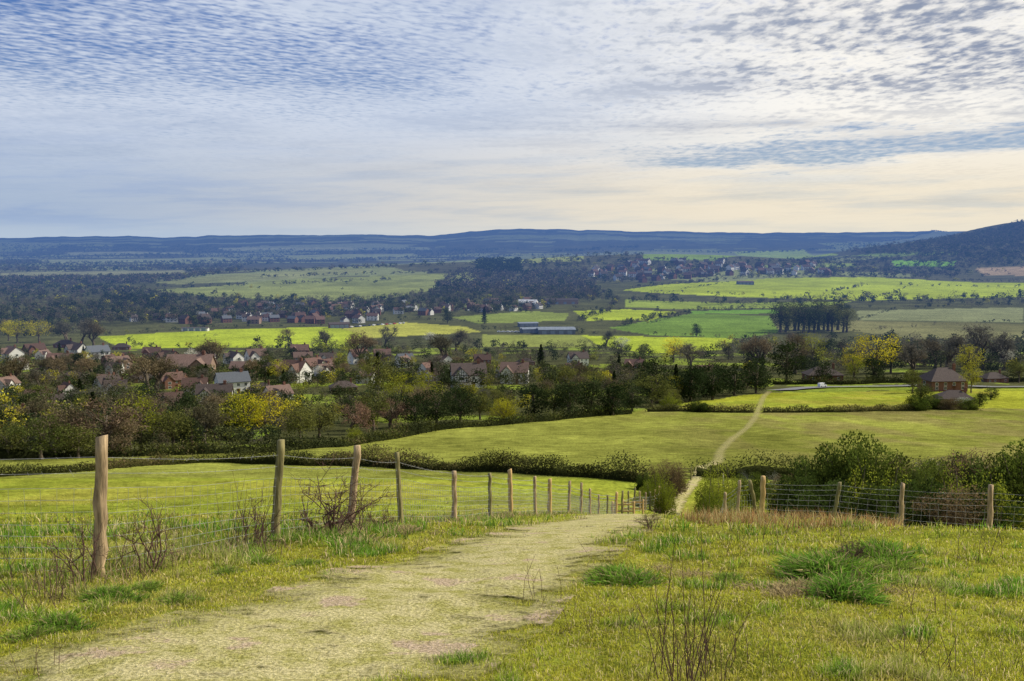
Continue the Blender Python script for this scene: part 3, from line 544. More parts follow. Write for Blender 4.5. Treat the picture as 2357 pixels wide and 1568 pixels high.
def fence(pl_,label,mesh_to=999,barb=True,nh=7,dv=.16,wr=.0019):
    x0,y0=pl_[0][0],pl_[0][1]; base=np.array([x0,y0,float(h(x0,y0))]); e=tag(ob("wire_fence",None,base),label,"fence"); tops=[]
    for i,(px,py,ph,pr,lx,mi) in enumerate(pl_):
        z=float(h(px,py)); o=ob("post",post(ph,pr,(lx,0.),WD[mi],i*3+int(abs(x0)*10)),(px-base[0],py-base[1],z-base[2]),parent=e)
        if i==0: o["label"]="thick weathered leaning post"
        tops.append((np.array([px,py,z]),ph,lx))
    W=[];B=[]
    for (a,ha,la),(b,hb,lb) in zip(tops[:-1],tops[1:]):
        L=np.linalg.norm(b-a); m=max(2,int(L/.6)); t=np.linspace(0,1,m+1)
        def pt(t_,fr):
            q=a+(b-a)*t_; hh_=1.12*fr; q=q.copy(); q[2]=q[2]+hh_-.035*math.sin(math.pi*t_)*fr; q[0]+=la*(1-t_)*fr*.8+lb*t_*fr*.8; return q
        rr=wr*max(1,(a[1]+b[1])/2/12)
        for k_ in range(nh+1):
            fr=.03+.70*k_/nh; W.append(tube([pt(u_,fr)+[0,0,.008*math.sin(u_*9+k_)] for u_ in t]-base,[rr]*len(t),3))
        nvv=max(2,int(L/dv))
        for k_ in range(nvv):
            u_=(k_+.5)/nvv; W.append(tube(np.array([pt(u_,f_)+[.006*math.sin(9*f_+k_),0,0] for f_ in (.03,.3,.55,.73)])-base,[rr*.8]*4,3))
        if barb:
            for fr in (.86,.99):
                q=np.array([pt(u_,fr) for u_ in np.linspace(0,1,9)])-base; B.append(tube(q,[rr]*9,3))
                for u_ in np.arange(.05,1,.12/L*1.2):
                    c=pt(u_,fr)-base; d=rng.normal(size=3)*.016; B.append(tube([c-d,c+d],[rr*.8,rr*.5],3))
    ob("wire_mesh",mk("wire_mesh",*join(W),WIRE),parent=e)
    if B: ob("barbed_wire",mk("barbed_wire",*join(B),WIRE),parent=e)
    return e
hs=[(8.8,1.30,.070,.07,0),(12.3,1.30,.058,.10,1),(15.1,1.30,.064,.14,0),(17,1.28,.048,-.06,1),(21.5,1.16,.055,0,0),(25,1.17,.055,-.02,1),(27.5,1.37,.07,-.03,2),(30.5,1.22,.05,-.03,0),(33.5,1.27,.07,0,2),(36,1.29,.05,.03,0),(39,1.4,.05,.03,0),(42,1.26,.05,0,0),(44.5,1.13,.05,0,0),(46,1.1,.05,0,1),(48,1.32,.07,.05,2)]
xf=lambda y_: float(np.interp(y_,FX[:,0],FX[:,1]))
fence([(xf(a_),a_,b_,c_,d_,m_) for a_,b_,c_,d_,m_ in hs],"weathered wooden post and wire fence lining the footpath")
fence([(-7.2,9.4,1.3,.06,.0,0),(-3.78,8.86,1.0,.02,0.05,0)],"wire fence section running off from a leaning post")
pp=[(xf(a_),a_,1.2+random.uniform(-.15,.15),.055,random.uniform(-.05,.05),random.choice([0,1,2])) for a_ in np.arange(50,75,2.1)]
fence(pp,"lower post and wire fence descending beside the footpath",barb=False,nh=4,dv=.5)
fence([(7.35,28.6,1.33,.08,.02,2),(8.9,27,1.18,.055,.16,1),(10.0,25,1.3,.055,.0,0),(10.8,22,1.3,.06,.0,0),(13.,20.5,1.3,.06,0,0)],"post and wire fence crossing the slope beside bushes",nh=5,dv=.3,wr=.0014)
fence([(7.3,28.9,1.2,.06,-.25,1),(7.4,32,1.3,.055,.05,0),(7.9,36,1.25,.055,-.04,0),(9.2,43,1.1,.05,0,2),(13.2,60,1.1,.05,0,0),(16.,74,1.1,.05,0,0)],"old post fence leading down to the gate",nh=4,dv=.5,wr=.0014)
def railset(name,loc,w,hh_,nr_,label,cat,rz=0,wm=2):
    e=tag(ob(name,None,loc,rz),label,cat)
    for sx in (-w/2,w/2): ob("gate_post" if 'gate' in name else "post",post(hh_+.1,.06,(0,0),WD[wm],int(abs(sx)*9)),(sx,0,0),parent=e)
    for i in range(nr_):
        mb=MB(); z=hh_*(i+.8)/nr_; mb.box(-w/2+.05,w/2-.05,-.02,.02,z-.04,z+.04); ob("rail",mb.mesh("rail",WD[wm]),parent=e)
for u,yy_ in [(1440,50),(1463,53)]:
    xx=(u-U0)/F*yy_; railset("rail_barrier",(xx,yy_,float(h(xx,yy_))),1.1,.7,2,"low wooden two rail barrier beside the path","barrier")
railset("wooden_gate",(14.0,79,float(h(14.0,79))),1.0,1.05,4,"small wooden gate where path meets the hedge","gate",wm=1)
# ------------------------------------------------------------------ hedges and bushes
def hedge(name,pline,H,W,col_,n,ls,label,corek=1.,amp=.65):
    P=np.array(pline,float); seg=np.hypot(*(P[1:]-P[:-1]).T); cs=np.concatenate([[0],np.cumsum(seg)]); t=rng.uniform(0,cs[-1],n)
    xx=np.interp(t,cs,P[:,0]); yy_=np.interp(t,cs,P[:,1]); hv=H*(1+amp*fbm(t/2.6,t*0,int(n)%97,5)); 
    q=rng.normal(size=(n,3)); q/=np.linalg.norm(q,axis=1)[:,None]; q*=rng.uniform(.5,1.15,(n,1)); X_=xx+q[:,0]*W*.5+rng.normal(size=n)*.3; Y_=yy_+q[:,1]*W*.5
    Z_=h(X_,Y_)+np.maximum(hv*(.45+.55*q[:,2]),.05); C=np.stack([X_,Y_,Z_],1); v,f=quads(C,rng.uniform(.6,1.4,n)*ls,asp=.4)
    pk=np.clip((fbm(t/5,t*0+3,55,3)*2+rng.normal(size=n)*.35+1.),0,2.99).astype(int); c0=np.array(col_)[pk]; bl=(1+.9*fbm(t/2,t*0+5,33,2))[:,None]
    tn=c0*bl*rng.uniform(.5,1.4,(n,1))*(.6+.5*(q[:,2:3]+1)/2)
    m=int(cs[-1]/.8)+2; tt=np.linspace(0,cs[-1],m); cx=np.interp(tt,cs,P[:,0]); cy=np.interp(tt,cs,P[:,1]); D=np.stack([np.gradient(cx),np.gradient(cy)],1); D/=np.linalg.norm(D,axis=1)[:,None]; Nn=np.stack([-D[:,1],D[:,0]],1)
    sec=np.array([(-.25,-.1),(-.2,.35),(0,.45),(.2,.35),(.25,-.1)]); hz_=H*corek*(1+amp*fbm(tt/2.6,tt*0,int(n)%97,5))
    cv=np.stack([cx[:,None]+Nn[:,0:1]*sec[:,0]*W,cy[:,None]+Nn[:,1:2]*sec[:,0]*W,h(cx,cy)[:,None]+sec[:,1]*hz_[:,None]],-1).reshape(-1,3)
    i=np.arange(m-1)[:,None]*5; j=np.arange(4)[None]; cf=np.stack([i+j,i+j+1,i+5+j+1,i+5+j],-1).reshape(-1,4)
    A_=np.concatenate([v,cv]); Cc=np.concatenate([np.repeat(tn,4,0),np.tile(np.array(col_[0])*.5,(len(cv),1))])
    return tag(ob(name,mk(name,A_,[np.concatenate([f,cf+len(v)])],WOODM,col=Cc)),label,"hedge")
hp=lambda L:[tuple(sight(a,b)[0]) for a,b in L]
hc=[(.065,.072,.022),(.14,.125,.045),(.22,.15,.08)]
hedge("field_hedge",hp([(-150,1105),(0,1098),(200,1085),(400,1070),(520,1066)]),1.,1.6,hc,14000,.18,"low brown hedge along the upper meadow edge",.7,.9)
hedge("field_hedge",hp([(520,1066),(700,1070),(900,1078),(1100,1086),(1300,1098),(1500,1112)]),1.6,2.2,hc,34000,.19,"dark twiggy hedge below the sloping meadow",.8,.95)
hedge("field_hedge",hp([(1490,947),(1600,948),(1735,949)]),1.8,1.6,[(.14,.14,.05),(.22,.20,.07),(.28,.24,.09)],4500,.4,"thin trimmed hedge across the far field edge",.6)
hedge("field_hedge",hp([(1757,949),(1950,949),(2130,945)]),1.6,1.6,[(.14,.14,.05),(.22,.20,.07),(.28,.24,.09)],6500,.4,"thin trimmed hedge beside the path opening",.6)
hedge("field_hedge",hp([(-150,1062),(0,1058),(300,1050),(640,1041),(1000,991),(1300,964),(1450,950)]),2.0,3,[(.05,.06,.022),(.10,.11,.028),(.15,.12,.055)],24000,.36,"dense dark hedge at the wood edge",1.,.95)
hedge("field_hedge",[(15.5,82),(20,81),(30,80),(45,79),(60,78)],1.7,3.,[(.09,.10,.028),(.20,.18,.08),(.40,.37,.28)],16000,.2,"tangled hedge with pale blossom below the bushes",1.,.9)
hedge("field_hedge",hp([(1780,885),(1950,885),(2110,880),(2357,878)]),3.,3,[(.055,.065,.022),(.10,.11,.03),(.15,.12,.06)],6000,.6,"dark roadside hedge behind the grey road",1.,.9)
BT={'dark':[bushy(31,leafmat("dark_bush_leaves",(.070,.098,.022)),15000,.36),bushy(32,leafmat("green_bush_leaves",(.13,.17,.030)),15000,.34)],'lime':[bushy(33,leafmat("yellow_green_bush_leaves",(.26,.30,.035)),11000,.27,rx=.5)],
 'brown':[bushy(34,leafmat("brown_bush_twigs",(.19,.135,.075)),12000,.26)],'yellow':[bushy(35,leafmat("bright_yellow_bush_leaves",(.38,.38,.03)),9000,.26,rx=.6)],'white':[bushy(36,leafmat("pale_blossom",(.42,.42,.36)),3500,.18)]}
BL={'dark':"dense dark green bush on the lower slope",'lime':"yellow green spring bush beside the footpath",'brown':"brown twiggy bush with few leaves",'yellow':"rounded bright yellow bush at the field edge",'white':"pale blossoming bush beside the hedge"}
def putbush(kd,x_,y_,H,wd):
    s=H/8.2; e=ob("bush",None,(x_,y_,float(h(x_,y_))),random.uniform(0,6.28),(s*wd,s*wd,s)); tag(e,BL[kd],"bush","bushes on the slope")
    for n_,me in random.choice(BT[kd]): ob(n_,me,parent=e)
def bush(kd,u,v,px,wd=1.):
    p=sight(u,v)[0]; putbush(kd,p[0],p[1],px*p[1]/F,wd)
def scrub(kd,u,Yd,vt,wd=.8):
    x_=(u-U0)/F*Yd; dep=math.tan(PITCH+math.atan((vt-V0)/F)); putbush(kd,x_,Yd,max(.8,-dep*Yd-float(h(x_,Yd))),wd)
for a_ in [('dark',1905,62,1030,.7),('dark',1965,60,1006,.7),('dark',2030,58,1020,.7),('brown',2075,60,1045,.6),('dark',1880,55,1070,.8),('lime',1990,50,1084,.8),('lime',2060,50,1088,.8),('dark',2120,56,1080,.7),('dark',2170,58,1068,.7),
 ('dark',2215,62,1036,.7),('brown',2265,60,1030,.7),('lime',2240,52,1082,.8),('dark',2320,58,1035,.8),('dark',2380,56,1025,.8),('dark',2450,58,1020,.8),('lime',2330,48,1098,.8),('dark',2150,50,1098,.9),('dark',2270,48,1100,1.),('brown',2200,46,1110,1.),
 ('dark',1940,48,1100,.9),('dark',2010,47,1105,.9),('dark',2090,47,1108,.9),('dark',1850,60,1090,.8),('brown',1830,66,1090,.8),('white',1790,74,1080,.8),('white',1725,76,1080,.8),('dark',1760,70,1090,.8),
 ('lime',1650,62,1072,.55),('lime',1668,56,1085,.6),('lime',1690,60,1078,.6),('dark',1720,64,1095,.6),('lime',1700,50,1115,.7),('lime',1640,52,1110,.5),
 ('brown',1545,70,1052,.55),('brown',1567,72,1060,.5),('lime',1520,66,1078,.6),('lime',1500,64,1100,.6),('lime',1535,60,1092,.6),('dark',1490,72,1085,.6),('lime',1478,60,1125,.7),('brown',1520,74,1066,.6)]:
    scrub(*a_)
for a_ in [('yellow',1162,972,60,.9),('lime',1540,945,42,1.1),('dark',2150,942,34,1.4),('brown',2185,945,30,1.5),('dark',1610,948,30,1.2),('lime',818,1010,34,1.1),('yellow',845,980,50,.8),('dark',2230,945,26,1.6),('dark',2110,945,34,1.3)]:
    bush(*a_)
# ------------------------------------------------------------------ houses
MW={'white':solid("white_render",(.64,.63,.58),.85,.08,1.),'brick':solid("red_brick",(.17,.082,.058),.9,.25,6.),'tan':solid("tan_brick",(.24,.165,.12),.9,.2,6.)}
MR={'red':solid("red_clay_tiles",(.105,.062,.050),.9,.35,3.,(1,1,1),objvar=.35),'dark':solid("dark_brown_tiles",(.066,.050,.045),.9,.35,3.,objvar=.35),'grey':solid("grey_slates",(.09,.10,.115),.7,.2,3.,objvar=.3),'pink':solid("weathered_pink_tiles",(.14,.092,.075),.9,.3,3.,objvar=.25)}
TIM=solid("black_timber",(.025,.022,.02),.8,.2,3.); FR=solid("white_window_frame",(.75,.75,.73),.6,.05,3.); GL=solid("dark_window_glass",(.03,.035,.045),.12,.1,1.,spec=.6); DOOR=solid("painted_door",(.10,.04,.025),.6,.2,3.)
def winmesh(w,hg):
    mb=MB(); mb.box(-w/2,w/2,-.03,.0,-hg/2,hg/2,0); nn=max(2,int(w/.6)); pw=(w-.1)/nn
    for i in range(nn): mb.box(-w/2+.05+i*pw+.03,-w/2+.05+(i+1)*pw-.03,-.045,-.028,-hg/2+.08,hg/2-.08,1)
    return mb.mesh("window",[FR,GL])
WM=[winmesh(1.5,1.2),winmesh(1.0,1.1)]
def house_t(w,d,hh_,rh,wall,roof,wing=0,tudor=False,hip=False):
    T=[]; mb=MB(); wx=-w*.25*wing; ww=w*.42; wd=1.6
    if hip: mb.box(-w/2,w/2,-d/2,d/2,-1.5,hh_)
    else: mb.prism([(-d/2,-1.5),(d/2,-1.5),(d/2,hh_),(0,hh_+rh-.12),(-d/2,hh_)],'x',-w/2,w/2)
    if wing: mb.prism([(wx-ww/2,-1.5),(wx+ww/2,-1.5),(wx+ww/2,hh_),(wx,hh_+rh*.72),(wx-ww/2,hh_)],'y',-d/2-wd,0)
    T.append(('wall',mb.mesh('wall',MW[wall]),(0,0,0),0,None))
    rb=MB(); o=.45; k_=rh/(d/2)
    if hip:
        a,b,r2=w/2+o,d/2+o,w*.16; z0=hh_-.1; rb.add([(-a,-b,z0),(a,-b,z0),(a,b,z0),(-a,b,z0),(-r2,0,hh_+rh),(r2,0,hh_+rh)],[(0,3,2,1),(0,1,5,4),(1,2,5),(2,3,4,5),(3,0,4)])
        rb.box(-a,a,-b,b,z0-.15,z0-.01)
    else:
        for s in (-1,1): rb.prism([(0,hh_+rh),(s*(d/2+o),hh_-k_*o),(s*(d/2+o),hh_-k_*o+.18),(0,hh_+rh+.2)],'x',-w/2-.35,w/2+.35)
    if wing:
        k2=rh*.72/(ww/2)
        for s in (-1,1): rb.prism([(wx,hh_+rh*.72+.02),(wx+s*(ww/2+.35),hh_-k2*.35+.02),(wx+s*(ww/2+.35),hh_-k2*.35+.2),(wx,hh_+rh*.72+.22)],'y',-d/2-wd-.35,-.1)
    T.append(('roof',rb.mesh('roof',MR[roof]),(0,0,0),0,None))
    cb=MB(); cx=w*.3; cb.box(cx-.45,cx+.45,-.35,.35,hh_+rh*.4,hh_+rh+.9); cb.box(cx-.52,cx+.52,-.42,.42,hh_+rh+.9,hh_+rh+1.05)
    for q in (-.2,.2): cb.prism([(cx+q-.11,hh_+rh+1.05),(cx+q+.11,hh_+rh+1.05),(cx+q+.09,hh_+rh+1.4),(cx+q-.09,hh_+rh+1.4)],'y',-.1,.1)
    T.append(('chimney',cb.mesh('chimney',MW['brick']),(0,0,0),0,'roof'))
    ff=-d/2-.002
    for fz in ([1.5,hh_-1.1] if hh_>3.6 else [1.4]):
        for X_ in np.linspace(-w*.36,w*.36,4):
            if wing and abs(X_-wx)<ww/2+.7: continue
            T.append(('window',WM[1],(X_,ff,fz),0,None))
        if wing: T.append(('window',WM[0],(wx,ff-wd,fz),0,None))
        T.append(('window',WM[0],(w/2+.002,0,fz),math.pi/2,None)); T.append(('window',WM[0],(-w/2-.002,0,fz),-math.pi/2,None))
    db=MB(); X_=w*.12*(1 if wing>=0 else -1); db.box(X_-.5,X_+.5,ff-.05,ff+.01,0,2.05); db.box(X_-.62,X_+.62,ff-.35,ff,2.1,2.22); T.append(('door',db.mesh('door',DOOR),(0,0,0),0,None))
    if tudor:
        tb=MB(); yy_=-d/2-wd-.02; wv=ww
        for q in np.linspace(-wv/2+.1,wv/2-.1,7): tb.box(wx+q-.08,wx+q+.08,yy_-.02,yy_+.01,hh_*.5,hh_+ max(.05,rh*.72*(1-abs(q)/(wv/2))-.15))
        tb.box(wx-wv/2,wx+wv/2,yy_-.03,yy_+.005,hh_*.5-.1,hh_*.5+.1); tb.box(wx-wv/2,wx+wv/2,yy_-.035,yy_+.004,hh_-.1,hh_+.08)
        T.append(('timber_framing',tb.mesh('timber_framing',TIM),(0,0,0),0,None))
    return T
HT={'tudor':house_t(11,7.5,4.7,3.2,'white','dark',1,True),'tudor2':house_t(9.5,7.5,4.7,3.4,'white','red',-1,True),'white':house_t(10,7.5,4.6,2.6,'white','grey',0),'brick':house_t(11,8,4.6,3.2,'brick','red',1),
 'brick2':house_t(13,8,4.2,3.2,'tan','pink',-1),'bung':house_t(13,8,2.7,2.8,'brick','dark',0,hip=True),'manor':house_t(12.5,9,3.9,3.8,'brick','dark',0,hip=True),'pink':house_t(10,8,4.5,3.2,'white','pink',1)}
HLAB={'tudor':"white timber framed house with dark tiled roof",'tudor2':"timber framed white house with red tiled roof",'white':"white rendered house with grey slate roof",'brick':"red brick house with front gable and tiled roof",
 'brick2':"wide tan brick house with pinkish tiled roof",'bung':"low brick bungalow with dark hipped roof",'manor':"red brick house with steep dark hipped roof",'pink':"white house with gable and weathered pink tiles"}
nh_=0; HP=[]
def house(kd,x,y,rz,sc=1.):
    global nh_; nh_+=1; HP.append((x,y))
    e=tag(ob("house",None,(x,y,float(h(x,y))-.1),rz,sc),HLAB[kd],"house","village houses"); dd={}
    for n_,me,lc,r_,par in HT[kd]:
        o=ob(n_,me,lc,r_,1,dd[par] if par else e); dd.setdefault(n_,o)
for kd,u,v,wpx,rz in [('tudor',1078,892,78,.15),('pink',1185,882,62,-.1),('white',535,905,70,.5),('tudor',495,938,78,.2),('brick2',440,872,100,.05),('tudor2',680,880,58,-.4),('white',932,840,36,.5),('tudor2',982,862,34,1.0),('brick',30,992,80,.3),('tudor',1330,842,44,.2),
 ('bung',1893,876,80,.03),('manor',2168,900,88,.12),('bung',2195,930,80,-.12),('bung',2285,880,56,.2),('white',225,828,46,.7),('tudor',180,820,44,-.6),('brick',140,850,54,.2),('pink',590,835,44,.6),('tudor',470,838,44,.9),('tudor2',825,838,40,.6),('brick',690,820,40,.1),('bung',620,860,64,.2),('tudor2',450,915,54,.2),
 ('brick',80,820,42,.8),('pink',30,830,44,-.7),('bung',150,800,44,.1),('brick',390,838,44,-.5),('brick2',560,862,54,-.1),('pink',640,930,56,.7),('brick',390,945,62,.6),('tudor',120,945,54,.3),('brick',350,825,38,.1),('bung',280,805,38,.2),('brick',1110,842,38,.1),('bung',1210,840,38,.3),('tudor',755,838,38,.2),('brick2',270,850,54,.9),('bung',790,900,60,.3),('brick',1620,870,42,.2),('brick',1460,855,42,-.3),('bung',1390,880,52,.2),
 ('brick',90,935,54,.2),('bung',600,905,62,.1),('tudor2',720,860,44,.9),('brick',880,830,38,.2),('tudor',540,838,40,-.8),('bung',330,880,62,.3)]:
    p=sight(u,v)[0]; w0={'tudor':11,'tudor2':9.5,'white':10,'brick':11,'brick2':13,'bung':13,'manor':12.5,'pink':10}[kd]
    house(kd,p[0],p[1],rz,wpx*p[1]/F/w0)
q=samp([(0,812),(420,820),(1000,838),(1350,850),(1350,870),(1000,880),(420,905),(0,930)],52); P=sight(q[:,0],q[:,1])
for p in P:
    if all((p[0]-a_)**2+(p[1]-b_)**2>15**2 for a_,b_ in HP): house(random.choice(['tudor','tudor2','brick','brick2','bung','brick','pink']),p[0],p[1],random.uniform(-1.4,1.4),random.uniform(.58,.75))
print("houses",nh_)
def far_house(w,d,hh_,rh,wl,rf):
    mb=MB(); mb.prism([(-d/2,-1.5),(d/2,-1.5),(d/2,hh_),(0,hh_+rh-.1),(-d/2,hh_)],'x',-w/2,w/2,0)
    for s in (-1,1): mb.prism([(0,hh_+rh),(s*(d/2+.4),hh_-.3),(s*(d/2+.4),hh_-.1),(0,hh_+rh+.2)],'x',-w/2-.3,w/2+.3,1)
    mb.box(w*.3-.4,w*.3+.4,-.35,.35,hh_+rh*.5,hh_+rh+1,0)
    for X_ in (-w*.3,0,w*.3):
        for z_ in (1.5,hh_-1.): mb.box(X_-.6,X_+.6,-d/2-.05,-d/2+.02,z_-.55,z_+.55,2)
    return mb.mesh("house",[MW[wl],MR[rf],GL])
FHM=[far_house(10,8,5,3.4,'brick','red'),far_house(11,8,5,3.4,'brick','dark'),far_house(9,7.5,5,3,'white','dark'),far_house(13,8,4.5,3,'tan','pink'),far_house(12,8,5,3,'white','red'),far_house(11,8,5,3,'brick','grey')]
FHL=["brick house with red tiled roof among trees","brick house with dark roof among trees","white house with dark roof among trees","tan brick house with pinkish roof","white house with red roof among trees","brick house with grey slate roof"]
def farh(poly,n,sc=(.75,1.0)):
    q=samp(poly,n); P=sight(q[:,0],q[:,1])
    for p in P:
        k_=random.choices(range(6),[4,5,4,1,3,3])[0]; tag(ob("house",FHM[k_],(p[0],p[1],float(h(p[0],p[1]))+.2),random.uniform(-1.2,1.2),random.uniform(*sc)),FHL[k_],"house","village houses")
farh([(230,740),(480,722),(560,705),(880,705),(1230,690),(1250,715),(900,730),(640,745),(430,748)],85)
farh([(560,722),(880,722),(850,745),(620,748)],14,(.8,1.))
farh([(1340,628),(1480,605),(1700,603),(1950,612),(1930,635),(1700,636),(1480,655),(1380,650)],100,(1.2,1.6))
SHR=solid("pale_metal_roof",(.19,.22,.26),.5,.25,.5); SHW=solid("grey_cladding",(.12,.13,.15),.7,.2,.5)
def shed(u,v,wpx,d,hh_,rz,label,roof=SHR,wall=SHW,bays=2):
    p=sight(u,v)[0]; w=wpx*p[1]/F; e=tag(ob("farm_building",None,(p[0],p[1],float(h(p[0],p[1]))+.1),rz),label,"building")
    mb=MB(); rb=MB(); bd=d/bays
    for i in range(bays):
        y0=-d/2+i*bd; mb.prism([(y0+.01,-1.5),(y0+bd-.01,-1.5),(y0+bd-.01,hh_),(y0+bd/2,hh_+bd*.15),(y0+.01,hh_)],'x',-w/2,w/2)
        for s in (-1,1): rb.prism([(y0+bd/2,hh_+bd*.15+.05),(y0+bd/2+s*bd*.5,hh_+.02),(y0+bd/2+s*bd*.5,hh_+.25),(y0+bd/2,hh_+bd*.15+.3)],'x',-w/2-.5,w/2+.5)
    ob("wall",mb.mesh("wall",wall),parent=e); ob("roof",rb.mesh("roof",roof),parent=e)
    wm=MB(); wm.box(-2,2,-d/2-.05,-d/2+.005,0,3.2); wmesh=wm.mesh("door",SHR)
    for X_ in np.linspace(-w*.35,w*.35,4): ob("door",wmesh,(X_,0,0),parent=e)
shed(1280,768,84,18,4,.05,"long grey barn with pale metal roof beside yard")
shed(1218,766,38,12,3.4,.25,"lower grey barn beside the larger one")
shed(1215,752,44,9,3.2,.2,"smaller pale roofed farm shed beside barn")
shed(1215,705,42,20,5,-.2,"large pale roofed hall among village trees",solid("pale_roof",(.42,.43,.45),.5,.05,.5),MW['white'],1)
shed(1290,700,80,14,5,.05,"long brown school building with flat roof line",MR['dark'],MW['tan'],1)
shed(780,755,46,10,3.5,.3,"pavilion with brown roof beside sports field",MR['dark'],MW['brick'],1)
shed(1715,655,36,16,4,0,"dark roofed farm barn in green field",MR['dark'],SHW,1)
shed(450,762,60,6,2.2,0,"low dark roofed stable building beside field",MR['dark'],MW['white'],1)
# ------------------------------------------------------------------ cars
CP=[solid("white_car_paint",(.75,.75,.75),.3,.03,1.),solid("silver_car_paint",(.42,.43,.45),.3,.03,1.),solid("dark_car_paint",(.04,.05,.08),.3,.03,1.),solid("red_car_paint",(.35,.03,.02),.3,.03,1.)]; TY=solid("tyre_rubber",(.02,.02,.02),.9,.1,3.)
def car_parts(ci,van=False):
    mb=MB()
    pr=[(-2.1,.3),(2.1,.3),(2.15,.75),(1.2,.95),(-2.0,.98),(-2.15,.7)] if not van else [(-2.3,.35),(2.3,.35),(2.35,.95),(1.7,1.15),(1.15,1.95),(-2.25,2.0),(-2.3,1.)]
    mb.prism(pr,'y',-.85,.85,0)
    if not van: mb.prism([(-1.75,.96),(1.15,.94),(.45,1.4),(-1.3,1.43)],'y',-.74,.74,0)
    gb=MB()
    if van: gb.prism([(1.72,1.2),(1.2,1.9),(.5,1.88),(.5,1.2)],'y',-.862,.862)
    else: gb.prism([(-1.55,1.0),(.95,.99),(.42,1.34),(-1.2,1.36)],'y',-.752,.752); 
    th=np.linspace(0,2*math.pi,15)[:-1]; wb=MB(); wb.prism([(.33*math.cos(t),.33*math.sin(t)) for t in th],'y',-.11,.11)
    return [('body',mb.mesh('body',CP[ci]),(0,0,0)),('window',gb.mesh('window',GL),(0,0,0))]+[('wheel',wb.mesh('wheel',TY),(a,b,.33)) for a in (-1.35,1.35) for b in (-.78,.78)]
VT=car_parts(0,True); p=sight(1895,893)[0]; vy=float(np.interp(p[0],rd[:,0],rd[:,1]))
e=tag(ob("van",None,(p[0],vy,float(h(p[0],vy))+.45),0.5,.72),"white van driving on the village road","van")
for n_,me,lc in VT: ob(n_,me,lc,parent=e)
CT=[car_parts(c_) for c_ in range(4)]
def car(u,v,ci,rz):
    p=sight(u,v)[0]; e=tag(ob("parked_car",None,(p[0],p[1],float(h(p[0],p[1]))+.1),rz),["white","silver","dark blue","red"][ci]+" car parked beside the sports field","car","cars parked by the fields")
    for n_,me,lc in CT[ci]: ob(n_,me,lc,parent=e)
for u in range(800,935,10): car(u+random.uniform(-2,2),757-(u-770)*.075,random.choice([0,0,1,1,2,3]),random.uniform(.9,1.5))
for u in range(980,1140,11): car(u,716-random.uniform(0,4),random.choice([0,1,1,2,3]),random.uniform(.9,1.5))
for u in range(1150,1200,10): car(u,765,0,random.uniform(-.3,.3))
# ------------------------------------------------------------------ light and sky
el=math.radians(40); az=math.radians(74)
sv=Vector((math.sin(az)*math.cos(el),math.cos(az)*math.cos(el),math.sin(el)))
sl=bpy.data.lights.new("sun","SUN"); sl.energy=5.0; sl.angle=math.radians(.6); sl.color=(1,.93,.79); so=bpy.data.objects.new("sun",sl); COL.objects.link(so); so.rotation_euler=(-sv).to_track_quat('-Z','Y').to_euler(); so.location=(50,30,80)
w=bpy.data.worlds.new("World"); S.world=w; w.use_nodes=True; nt=NT(w.node_tree)
sky=nt.n('ShaderNodeTexSky',sky_type='NISHITA'); sky.sun_disc=False; sky.sun_elevation=el; sky.sun_rotation=az; sky.air_density=1.; sky.dust_density=.6
d=nt.n('ShaderNodeTexCoord').outputs['Generated']; sx=nt.n('ShaderNodeSeparateXYZ'); nt.put(sx.inputs[0],d); X_,Y_,Z_=sx.outputs
zc=nt.m('MAXIMUM',Z_,.012); cx=nt.m('DIVIDE',X_,nt.m('ADD',zc,.045)); cy=nt.m('DIVIDE',Y_,nt.m('ADD',zc,.045))
cb=nt.n('ShaderNodeCombineXYZ'); nt.put(cb.inputs[0],cx); nt.put(cb.inputs[1],cy); P_=cb.outputs[0]
bear=nt.m('DIVIDE',X_,nt.m('MAXIMUM',nt.m('ABSOLUTE',Y_),.05)); elv=nt.m('DIVIDE',Z_,nt.m('MAXIMUM',nt.m('SQRT',nt.m('SUBTRACT',1.,nt.m('MULTIPLY',Z_,Z_))),.05))
lowv=nt.n('ShaderNodeCombineXYZ'); nt.put(lowv.inputs[0],nt.m('MULTIPLY',bear,2.2)); nt.put(lowv.inputs[1],nt.m('MULTIPLY',nt.m('SUBTRACT',elv,nt.m('MULTIPLY',bear,.02)),26.)); LV=lowv.outputs[0]
rot=nt.n('ShaderNodeVectorRotate',rotation_type='Z_AXIS'); nt.put(rot.inputs[0],P_); rot.inputs['Angle'].default_value=math.radians(-38)
Pr=nt.vm('MULTIPLY',rot.outputs[0],(2.8,4.6,1))
fL=nt.noise(Pr,6.0,3,.5,.15); fR=nt.noise(nt.vm('MULTIPLY',P_,(2.8,1.7,1)),5.0,5,.55,.15)
right=nt.ramp(bear,-.12,.35)
lr=nt.ramp(bear,-.22,.14); fine=nt.m('ADD',nt.m('MULTIPLY',fL,nt.m('SUBTRACT',1.,lr)),nt.m('MULTIPLY',fR,lr))
med=nt.noise(P_,2.2,5,.6,.3); big=nt.noise(P_,.6,4,.6,.3); lown=nt.noise(LV,1.0,6,.62,.3); lown2=nt.noise(LV,2.3,5,.6,.2)
blueL=nt.m('MULTIPLY',nt.ramp(nt.m('ADD',bear,nt.m('MULTIPLY',elv,-.5)),-.26,-.62),nt.ramp(elv,.11,.17))
blueM=nt.m('MULTIPLY',nt.m('MULTIPLY',nt.ramp(bear,-.42,-.22),nt.ramp(bear,.0,-.14)),nt.m('MULTIPLY',nt.ramp(elv,.13,.155),nt.ramp(elv,.22,.18)))
eb=nt.m('ADD',elv,nt.m('MULTIPLY',nt.m('SUBTRACT',.3,bear),.03))
eb=nt.m('ADD',eb,nt.m('MULTIPLY',nt.m('SUBTRACT',lown2,.5),.07))
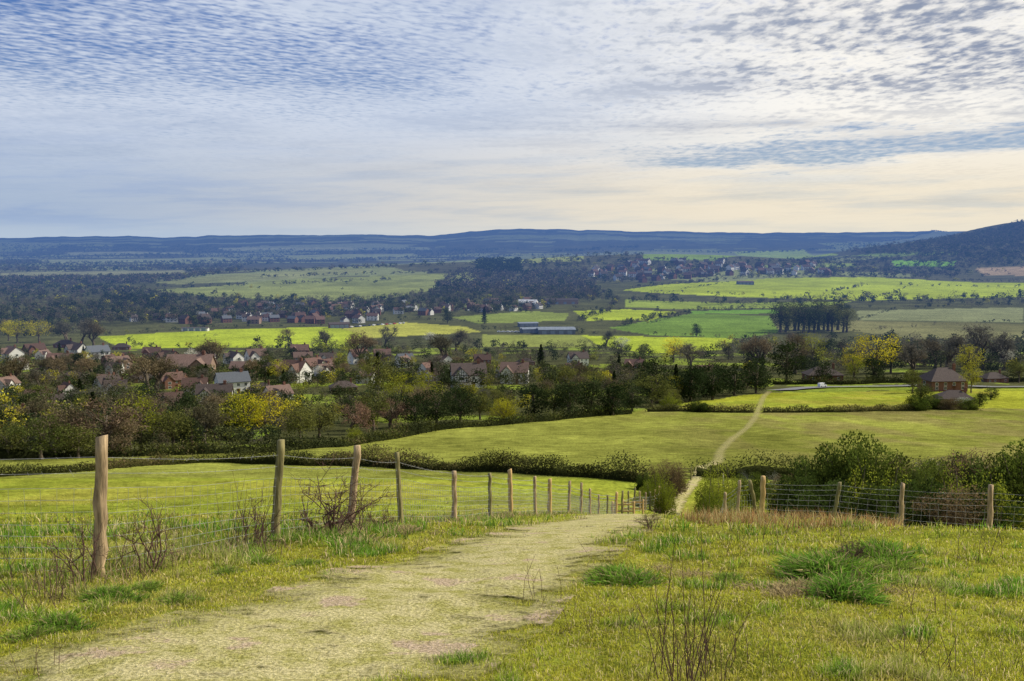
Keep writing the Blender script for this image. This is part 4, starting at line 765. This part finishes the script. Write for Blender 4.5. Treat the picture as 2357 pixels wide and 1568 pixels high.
band=nt.m('MULTIPLY',nt.m('MULTIPLY',nt.ramp(eb,.062,.082),nt.ramp(eb,.112,.088)),nt.ramp(nt.m('ADD',bear,nt.m('MULTIPLY',nt.m('SUBTRACT',lown2,.5),.4)),-.02,.24))
cov=nt.m('ADD',.74,nt.m('MULTIPLY',nt.m('SUBTRACT',big,.5),.35)); cov=nt.m('ADD',cov,nt.m('MULTIPLY',right,.16)); cov=nt.m('ADD',cov,nt.m('MULTIPLY',nt.ramp(elv,.15,.08),.2))
cov=nt.m('SUBTRACT',cov,nt.m('MULTIPLY',blueL,.30)); cov=nt.m('SUBTRACT',cov,nt.m('MULTIPLY',blueM,.20)); cov=nt.m('SUBTRACT',cov,nt.m('MULTIPLY',band,.72))
tex=nt.m('ADD',nt.m('MULTIPLY',nt.m('SUBTRACT',fine,.5),1.25),nt.m('MULTIPLY',nt.m('SUBTRACT',med,.5),.6)); tex=nt.m('ADD',tex,.5)
mask=nt.ramp(nt.m('ADD',tex,cov),.66,1.38)
blue=nt.mix(nt.ramp(elv,.04,.2),(.28,.44,.68,1),(.07,.19,.55,1))
sc_=nt.vm('SCALE',sky.outputs[0]); sc_.node.inputs['Scale'].default_value=.07
blue=nt.mix(.3,blue,sc_)
white=nt.mix(right,(.63,.70,.83,1),(1.0,.97,.91,1)); grey=nt.mix(right,(.38,.47,.65,1),(.28,.33,.45,1))
thick=nt.ramp(nt.m('ADD',nt.m('MULTIPLY',nt.m('SUBTRACT',fR,.5),1.1),nt.m('MULTIPLY',nt.m('SUBTRACT',nt.noise(P_,1.1,5,.6),.5),1.5)),-.14,.26)
thk=nt.m('MULTIPLY',thick,nt.m('ADD',.25,nt.m('MULTIPLY',nt.m('MULTIPLY',right,nt.ramp(elv,.10,.16)),.75)))
thk=nt.m('ADD',thk,nt.m('MULTIPLY',nt.ramp(lown,.46,.66),nt.m('MULTIPLY',nt.ramp(elv,.16,.11),.55)),clamp=True)
cl=nt.mix(thk,white,grey)
veil=nt.mix(nt.ramp(bear,-.50,.22),(.37,.47,.63,1),(.88,.78,.60,1)); veil=nt.mix(nt.ramp(lown2,.42,.66),veil,nt.mix(1.,veil,(.76,.84,.98,1),'MULTIPLY'))
vf=nt.m('MULTIPLY',nt.ramp(elv,.135,.03),.85)
skyc=nt.mix(mask,blue,cl); vf=nt.m('MULTIPLY',vf,nt.m('SUBTRACT',1.,nt.m('MULTIPLY',band,.7)))
skyc=nt.mix(vf,skyc,veil)
hzn=nt.mix(nt.ramp(bear,-.4,.3),(.50,.60,.72,1),(.80,.76,.65,1)); skyc=nt.mix(nt.m('MULTIPLY',nt.ramp(elv,.03,.0),.7),skyc,hzn)
bg=nt.n('ShaderNodeBackground'); nt.put(bg.inputs[0],skyc); bg.inputs[1].default_value=.98
o=nt.n('ShaderNodeOutputWorld'); nt.put(o.inputs[0],bg.outputs[0])
